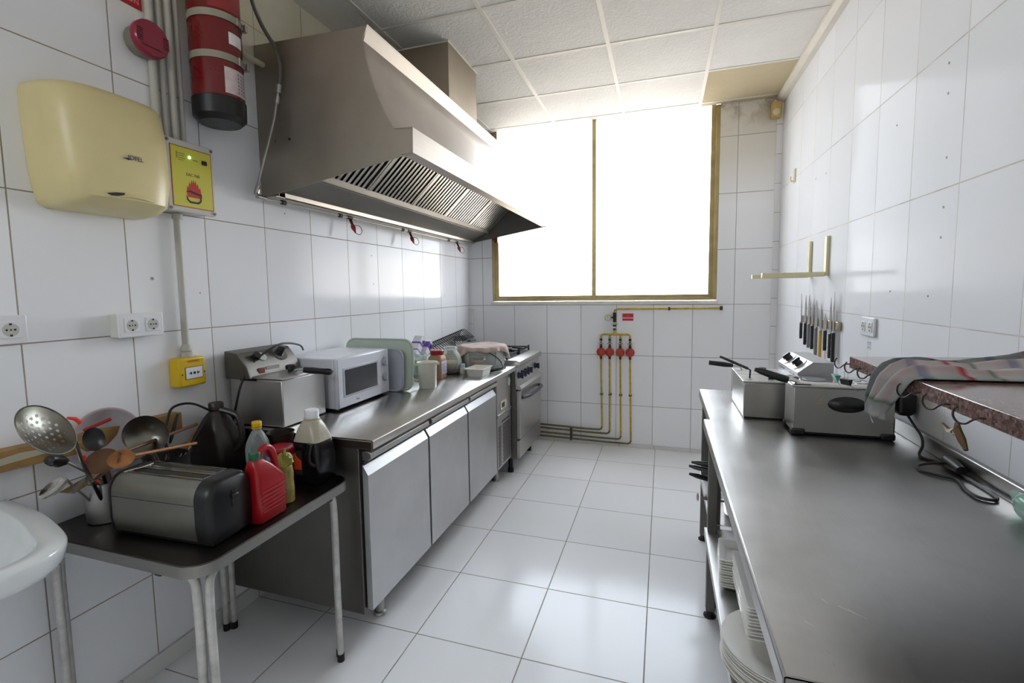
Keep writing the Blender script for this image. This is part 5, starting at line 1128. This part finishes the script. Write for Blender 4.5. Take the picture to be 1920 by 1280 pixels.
obj('crumpled_top', MB().loft([[(mc[0] + (r + .005 * math.sin(5 * t + q)) * math.cos(t), mc[1] + (r + .005 * math.sin(4 * t + q)) * math.sin(t), TZT + z_ + .006 * math.sin(3 * t + q)) for t in [2 * PI * i / 24 for i in range(24)]] for q, (r, z_) in enumerate(((.018, .125), (.028, .135), (.026, .15), (.018, .16), (.008, .165)))]), P('olive_wrap', (146, 146, 52), .5, var=.4, vscale=60), mt)
obj('nozzle', MB().cyl((mc[0], mc[1], TZT + .16), (mc[0] + .002, mc[1], TZT + .185), .006, .003), P('olive_wrap', (146, 146, 52), .5), mt)

# red jug: ribbed body, moulded handle, green cap
rj = thing('red_jug', (-1.16, 1.17, TZT), 'bright red plastic jug with a green cap and ribbed side, beside the toaster', 'jug')
JC = (-1.188, 1.155)
def jr(w_, d_, z_, r, ox=0, oy=0): return [(a + ox, b + oy, TZT + z_) for a, b in rrect(JC[0] - w_, JC[0] + w_, JC[1] - d_, JC[1] + d_, r)]
body = [jr(.030, .052, 0, .012), jr(.034, .058, .006, .014), jr(.034, .058, .112, .014), jr(.034, .058, .122, .014), jr(.033, .052, .135, .014, 0, -.004), jr(.030, .042, .155, .014, 0, -.012), jr(.026, .032, .175, .014, 0, -.02), jr(.018, .022, .192, .014, 0, -.028), jr(.014, .014, .198, .0138, 0, -.032)]
obj('jug_body', MB().loft(body), m_red, rj, smooth=60)
obj('handle', MB().tube([(JC[0], JC[1] - .026, TZT + .182), (JC[0], JC[1] - .012, TZT + .212), (JC[0], JC[1] + .012, TZT + .222), (JC[0], JC[1] + .034, TZT + .205), (JC[0], JC[1] + .046, TZT + .165), (JC[0], JC[1] + .048, TZT + .118)], [.010] * 5 + [.013] if False else .0115, 12, smooth=5), m_red, rj)
rb_ = MB()
for k in range(6): rb_.tube([(JC[0] + .0335, JC[1] - .045, TZT + .035 + k * .0125), (JC[0] + .036, JC[1], TZT + .037 + k * .0125), (JC[0] + .0335, JC[1] + .05, TZT + .039 + k * .0125)], .0028, 8)
obj('ribs', rb_, m_red, rj)
obj('cap', MB().lathe([(.0155, 0), (.0165, .002), (.0165, .020), (.0155, .022), (0, .022)], (JC[0], JC[1] - .032, TZT + .197), 28), m_green, rj)

# small dark pan standing at the counter end
sp2 = thing('saucepan', (-1.50, 1.44, TZT), 'small old brown-black saucepan between the clear bottle and the sauce bottle', 'pan')
pcx = (-1.44, 1.475, TZT)
obj('pan_body', MB().lathe([(0, 0), (.044, 0), (.048, .006), (.05, .105), (.062, .165), (.0605, .165), (.048, .105), (.045, .008), (0, .006)], (-1.425, 1.478, TZT), 36) if False else MB().lathe([(0, 0), (.034, 0), (.038, .006), (.046, .14), (.052, .168), (.0505, .168), (.044, .14), (.036, .008), (0, .006)], (-1.415, 1.468, TZT), 32), P('burnt_pan', (50, 40, 34), .4, .4, var=.3), sp2)
wk = thing('frying_pan', (-1.55, 1.36, TZT), 'shallow dark pan with a wooden handle behind the toaster', 'pan')
obj('pan_body', MB().lathe([(0, 0), (.075, 0), (.082, .004), (.10, .04), (.098, .04), (.08, .007), (0, .004)], (-1.545, 1.255, TZT), 36), m_black, wk)
obj('handle', MB().tube([(-1.56, 1.35, TZT + .04), (-1.565, 1.38, TZT + .06), (-1.49, 1.50, TZT + .11)] if False else [(-1.475, 1.325, TZT + .032), (-1.44, 1.36, TZT + .036)], .006, 8), m_spoon, wk)

# utensil pot and utensils
up_ = thing('utensil_pot', (-1.665, 1.02, TZT), 'brushed steel utensil pot behind the left end of the toaster', 'pot')
UC = (-1.672, 1.005, TZT)
obj('pot_body', MB().lathe([(0, 0), (.052, 0), (.055, .003), (.062, .125), (.064, .13), (.0615, .129), (.053, .006), (0, .004)], UC, 36), m_steelz, up_)
up2 = thing('utensil_pot', (-1.60, 1.15, TZT), 'dark steel utensil pot hidden behind the toaster, holding spoons and handles', 'pot')
UC2 = (-1.672, 1.20, TZT)
obj('pot_body', MB().lathe([(0, 0), (.058, 0), (.062, .003), (.068, .135), (.071, .14), (.067, .139), (.06, .006), (0, .004)], UC2, 36), m_dark_steel, up2)

def disc_tool(name, c, normal, r, depth, root, hr, mat, hmat, label, cat='utensil', holes=0, hlen=None, grp='utensils in the pots', squash=1.0):
    """a bowl-shaped head at c facing `normal` with a handle running down to `root`"""
    t = thing(name, root, label, cat, grp)
    n = Vector(normal).normalized(); x, y = orth(n); c = Vector(c)
    hd_dir = (Vector(root) - c); hd_dir = (hd_dir - n * hd_dir.dot(n)).normalized(); x = hd_dir; y = n.cross(x)
    b = MB(); RN, AN = 9, 40
    rings = []
    for side in (0, 1):
        seq = range(RN + 1) if side == 0 else range(RN, -1, -1)
        for i in seq:
            f = i / RN; rr = max(f * r, 1e-4); dd = -depth * (1 - f * f) - (0.0012 if side == 0 else 0)
            rings.append([c + x * rr * math.cos(a) + y * rr * squash * math.sin(a) + n * dd for a in [2 * PI * k / AN for k in range(AN)]])
    hole_keys = set()
    if holes:
        # the perforations: dark-edged through holes are left open by skipping faces on both sides
        b2 = MB(); G = 92; step = 2 * r / G; idx = {}
        def P2(i, j, s_):
            key = (i, j, s_)
            if key not in idx:
                u, v = (i - G / 2) * step, (j - G / 2) * step; q = math.hypot(u, v)
                if q > r: u, v = u * r / q, v * r / q; q = r
                p = c + x * u + y * v * squash + n * (-depth * (1 - (q / r) ** 2) - (.0012 if s_ else 0)); idx[key] = len(b2.v); b2.v.append(p)
            return idx[key]
        def is_hole(i, j):
            u, v = (i + .5 - G / 2), (j + .5 - G / 2)
            if math.hypot(u, v) > G * .38: return False
            row = round(v / 9.2); uu = u - (5.2 if row % 2 else 0); k = round(uu / 10.4)
            return math.hypot(uu - k * 10.4, v - row * 9.2) < 2.6
        for i in range(G):
            for j in range(G):
                u, v = (i + .5 - G / 2) * step, (j + .5 - G / 2) * step
                if math.hypot(u, v) > r + step * .3 or is_hole(i, j): continue
                b2.f.append((P2(i, j, 0), P2(i + 1, j, 0), P2(i + 1, j + 1, 0), P2(i, j + 1, 0)))
                b2.f.append((P2(i, j, 1), P2(i, j + 1, 1), P2(i + 1, j + 1, 1), P2(i + 1, j, 1)))
        obj('perforated_bowl', b2, mat, t, smooth=60)
        obj('rim', MB().tube([c + x * r * math.cos(a) + y * r * squash * math.sin(a) for a in [2 * PI * k / 48 for k in range(48)]], .0018, 6, closed=True), mat, t)
    else:
        obj('bowl', b.loft(rings), mat, t, smooth=60)
    p0_ = c + x * r * .97
    mid = p0_.lerp(Vector(root), .35) + n * (-.006)
    obj('handle', MB().tube([p0_, p0_.lerp(mid, .5) - n * .002, mid, Vector(root)], hr, 8, smooth=4), hmat, t)
    return t
m_dull = P('dull_utensil_steel', (128, 126, 116), .3, 1, var=.2)
rootA = (UC[0] + .015, UC[1] - .01, TZT + .02)
disc_tool('skimmer', (-1.56, .808, 1.066), (.74, .38, .55), .078, .022, rootA, .0055, m_dull, m_dull, 'large perforated steel skimmer leaning far out of the utensil pot', holes=1)
disc_tool('ladle', (-1.62, 1.105, .955), (.72, -.66, .22), .060, .030, (UC2[0] - .01, UC2[1], TZT + .02), .0045, m_dull, m_alu, 'big steel ladle facing the camera above the toaster')
disc_tool('ladle', (-1.665, 1.125, .955), (.72, -.60, .30), .060, .03, (UC2[0] + .01, UC2[1] + .01, TZT + .02), .0045, m_dark_steel, m_alu, 'second steel ladle close behind the big one')
disc_tool('wooden_spoon', (-1.565, .985, .925), (.72, -.62, .3), .034, .012, (-1.60, 1.26, .885), .0055, m_spoon, m_spoon, 'small orange-brown wooden spoon in front of the ladles', squash=.8)
disc_tool('wooden_spoon', (-1.60, .955, .925), (.72, -.62, .25), .042, .014, (-1.68, 1.33, .93), .006, P('old_spoon_wood', (112, 76, 48), .6, var=.3), P('old_spoon_wood', (112, 76, 48), .6, var=.3), 'larger dark wooden spoon left of the orange-brown one', squash=.85)
disc_tool('serving_spoon', (-1.645, .965, .985), (.8, -.5, .2), .036, .012, (UC[0], UC[1] + .01, TZT + .02), .005, m_black, m_black, 'black plastic serving spoon rising between the skimmer and the ladles', squash=.75)
disc_tool('serving_spoon', (-1.62, .84, .885), (.25, -.45, .85), .036, .008, (UC[0] - .01, UC[1] - .01, TZT + .02), .0035, m_shiny, m_alu, 'steel serving spoon hanging low to the left of the utensil pot', squash=.7)
# black-knobbed handle
mk = thing('potato_masher', rootA, 'utensil with a thick black knobbed grip under the skimmer', 'utensil', 'utensils in the pots')
obj('grip', MB().lathe([(0, 0), (.013, .004), (.017, .018), (.014, .03), (.018, .045), (.014, .06), (.010, .075), (0, .078)], (-1.62, .835, .968), 18, axis=(-.55, .9, -.45)), m_black, mk)
obj('rod', MB().tube([(-1.645, .89, .94), (UC[0], UC[1] - .015, TZT + .13), (UC[0] + .004, UC[1], TZT + .02)], .004, 8), m_alu, mk)
# flat turner
tn = thing('fish_slice', rootA, 'thin steel fish slice sticking out low over the toaster corner', 'utensil', 'utensils in the pots')
obj('blade', MB().prism([(-1.64, .862), (-1.585, .868), (-1.575, .955), (-1.62, .985)], 'z', 0, .0012), m_shiny, tn)
bl_ = [q for q in bpy.data.objects if q.parent == tn][0]
bl_.data.transform(Matrix.Translation(Vector((0, 0, .862))))
for v in bl_.data.vertices: v.co.z += (v.co.y + UC[1] - .01 - .87) * .35
obj('handle', MB().tube([(-1.598, .965, .893), (-1.625, .985, .885), (UC[0] + .02, UC[1], TZT + .128), (UC[0], UC[1] + .01, TZT + .03)], .003, 8), m_alu, tn)
# long handles leaning right, out of the second pot
for k, (a, b_, r_, mt_, lab) in enumerate((((-1.68, 1.38, .955), (UC2[0] + .03, UC2[1] - .03, TZT + .03), .0065, m_black, 'black utensil handle pointing up toward the dark brown jug'),
                          ((-1.70, 1.36, .915), (UC2[0] + .01, UC2[1] - .04, TZT + .03), .0055, m_spoon, 'wooden utensil handle leaning toward the dark brown jug'),
                          ((-1.735, 1.30, .972), (UC2[0] - .02, UC2[1] - .02, TZT + .03), .005, m_black, 'black handle with a steel rivet leaning at the wall'))):
    t = thing('kitchen_utensil', b_, lab, 'utensil', 'utensils in the pots')
    A, B = Vector(a), Vector(b_)
    obj('grip', MB().tube([A, A.lerp(B, .12), A.lerp(B, .35), A.lerp(B, .42)], [r_ * .8, r_ * 1.25, r_ * 1.1, r_ * .7], 10), mt_, t)
    obj('shaft', MB().tube([A.lerp(B, .4), B], r_ * .5, 8), m_alu, t)
ww = thing('blender_cable', (UC2[0], UC2[1], TZT + .03), 'black looped appliance cable arching over the end of the wooden rail', 'cable')
obj('cable', MB().tube([(UC2[0], UC2[1] + .02, TZT + .06), (-1.72, 1.235, .90), (-1.735, 1.262, .965), (-1.73, 1.275, 1.0), (-1.715, 1.305, 1.012), (-1.70, 1.345, 1.003), (-1.69, 1.40, .965), (-1.70, 1.50, .90), (-1.72, 1.53, .85)], .0045, 8, smooth=6), m_cable, ww)
# strainer with red trim
sr = thing('plastic_colander', (-1.70, 1.04, .93), 'milky plastic colander with bright red handle and stripe behind the utensils', 'colander')
n = Vector((.92, -.25, .3)).normalized(); m_mesh = P('milky_mesh', (168, 160, 162), .6, var=.1)
c0 = Vector((-1.735, 1.062, .962)); x, y = orth(n)
rings = [[c0 + (x * math.cos(a) + y * math.sin(a)) * r + n * d for a in [2 * PI * k / 40 for k in range(40)]] for r, d in ((.090, 0), (.086, .001), (.066, -.02), (.03, -.03), (.002, -.031))]
obj('bowl', MB().loft(rings, False, True), m_mesh, sr, smooth=60, solid=.0015)
obj('rim', MB().tube([c0 + (x * math.cos(a) + y * math.sin(a)) * .090 for a in [2 * PI * k / 40 for k in range(40)]], .003, 8, closed=True), P('rim_rose', (186, 160, 160), .4), sr)
m_neon = P('bright_red_plastic', (236, 62, 40), .35)
obj('stripe', MB().tube([(-1.700, .972, 1.006), (-1.692, 1.045, 1.024)], .0055, 4), m_red, sr)
obj('hook_tab', MB().tube([c0 + Vector((.0, -.076, .062)), c0 + Vector((-.005, -.088, .078)), c0 + Vector((-.005, -.108, .086))], [.007, .006, .004], 8), m_neon, sr)
obj('handle', MB().tube([c0 + Vector((.01, -.085, -.04)), c0 + Vector((.015, -.075, -.10)), (UC[0] + .01, UC[1] - .0, TZT + .1)], [.007, .008, .006], 8), m_neon, sr)

# ================================================================ SINK
sk = thing('hand_basin', (LX, .5, .70), 'white ceramic hand basin on the left wall at the lower left corner', 'sink')
SKZ = .84
rim_ = [(LX + .002, .822), (-1.72, .815), (-1.656, .807), (-1.56, .790), (-1.453, .760), (-1.39, .738), (-1.349, .715), (-1.318, .68), (-1.303, .638), (-1.300, .574), (-1.302, .45), (-1.305, .32), (-1.33, .22), (-1.40, .16), (-1.55, .12), (-1.70, .11), (LX + .002, .11)]
rim_ = [tuple(q_)[:2] for q_ in curve([Vector((a, b, 0)) for a, b in rim_], 4)]
def ring_(k, z_, cxy=(-1.56, .46), wall=True):
    o_ = []
    for a, b in rim_:
        dx, dy = a - cxy[0], b - cxy[1]; L_ = math.hypot(dx, dy); f_ = max(.02, (L_ - k) / L_); x_ = cxy[0] + dx * f_
        if wall and a < LX + .01: x_ = a
        o_.append((x_, cxy[1] + dy * f_, z_))
    return o_
rg = [ring_(.26, .66), ring_(.20, .70), ring_(.13, .735), ring_(.06, .765), ring_(.018, .785), ring_(.006, .80), ring_(0, .825), ring_(0, .834), ring_(.005, .84)]
rg += [ring_(k, z_, wall=False) for k, z_ in ((.052, .841), (.058, .836), (.066, .81), (.10, .75), (.17, .722))]
obj('basin', MB().loft(rg), m_ceramic, sk, smooth=70)
obj('drain', MB().lathe([(.02, 0), (.022, .002), (.012, .003), (0, .001)], (-1.53, .455, .716), 20), m_shiny, sk)
obj('waste_pipe', MB().cyl((-1.53, .455, .45), (-1.53, .455, .70), .018).cyl((-1.53, .455, .47), (LX + .001, .455, .47), .018), m_white, sk)

# ================================================================ SMALL MARKS
mk_ = MB()
for y_, z_ in ((2.001, 2.136), (1.996, 2.039), (2.358, 2.051), (1.981, 1.832), (1.982, 1.673), (1.987, 1.575), (2.34, 1.395), (3.426, 2.07), (3.233, 2.059), (2.045, 1.38)):
    mk_.cyl((RX - .0012, y_, z_), (RX - .0002, y_, z_), .0042, n=12)
m_plug = P('plug_grey', (150, 150, 152), .6)
struct('plug_marks', mk_, m_plug, bpy.data.objects['wall_right'])
mk_ = MB()
for y_, z_, r in ((1.971, 1.819, .004), (2.715, 1.659, .004), (2.727, 1.477, .004), (.993, 2.065, .006), (1.289, 1.483, .006), (1.572, 1.817, .003), (1.479, 1.428, .003)):
    mk_.cyl((LX + .0002, y_, z_), (LX + .0012, y_, z_), r, n=12)
struct('plug_marks', mk_, m_plug, bpy.data.objects['wall_left'])
sc2 = MB()
for a, b, w_ in (((.278, .952), (.286, .939), .0012), ((.300, .938), (.334, .913), .0013), ((.312, .934), (.322, .922), .001), ((.233, .877), (.244, .868), .0008)):
    A, B = Vector((*a, RT + .0001)), Vector((*b, RT + .0001)); d = (B - A).normalized(); n = Vector((-d.y, d.x, 0)) * w_ / 2
    sc2.add([A - n, B - n * .4, B + n * .4, A + n], [(0, 1, 2, 3)])
obj('scratch_marks', sc2, P('scratch_pale', (206, 204, 202), .5), w1, smooth=0)
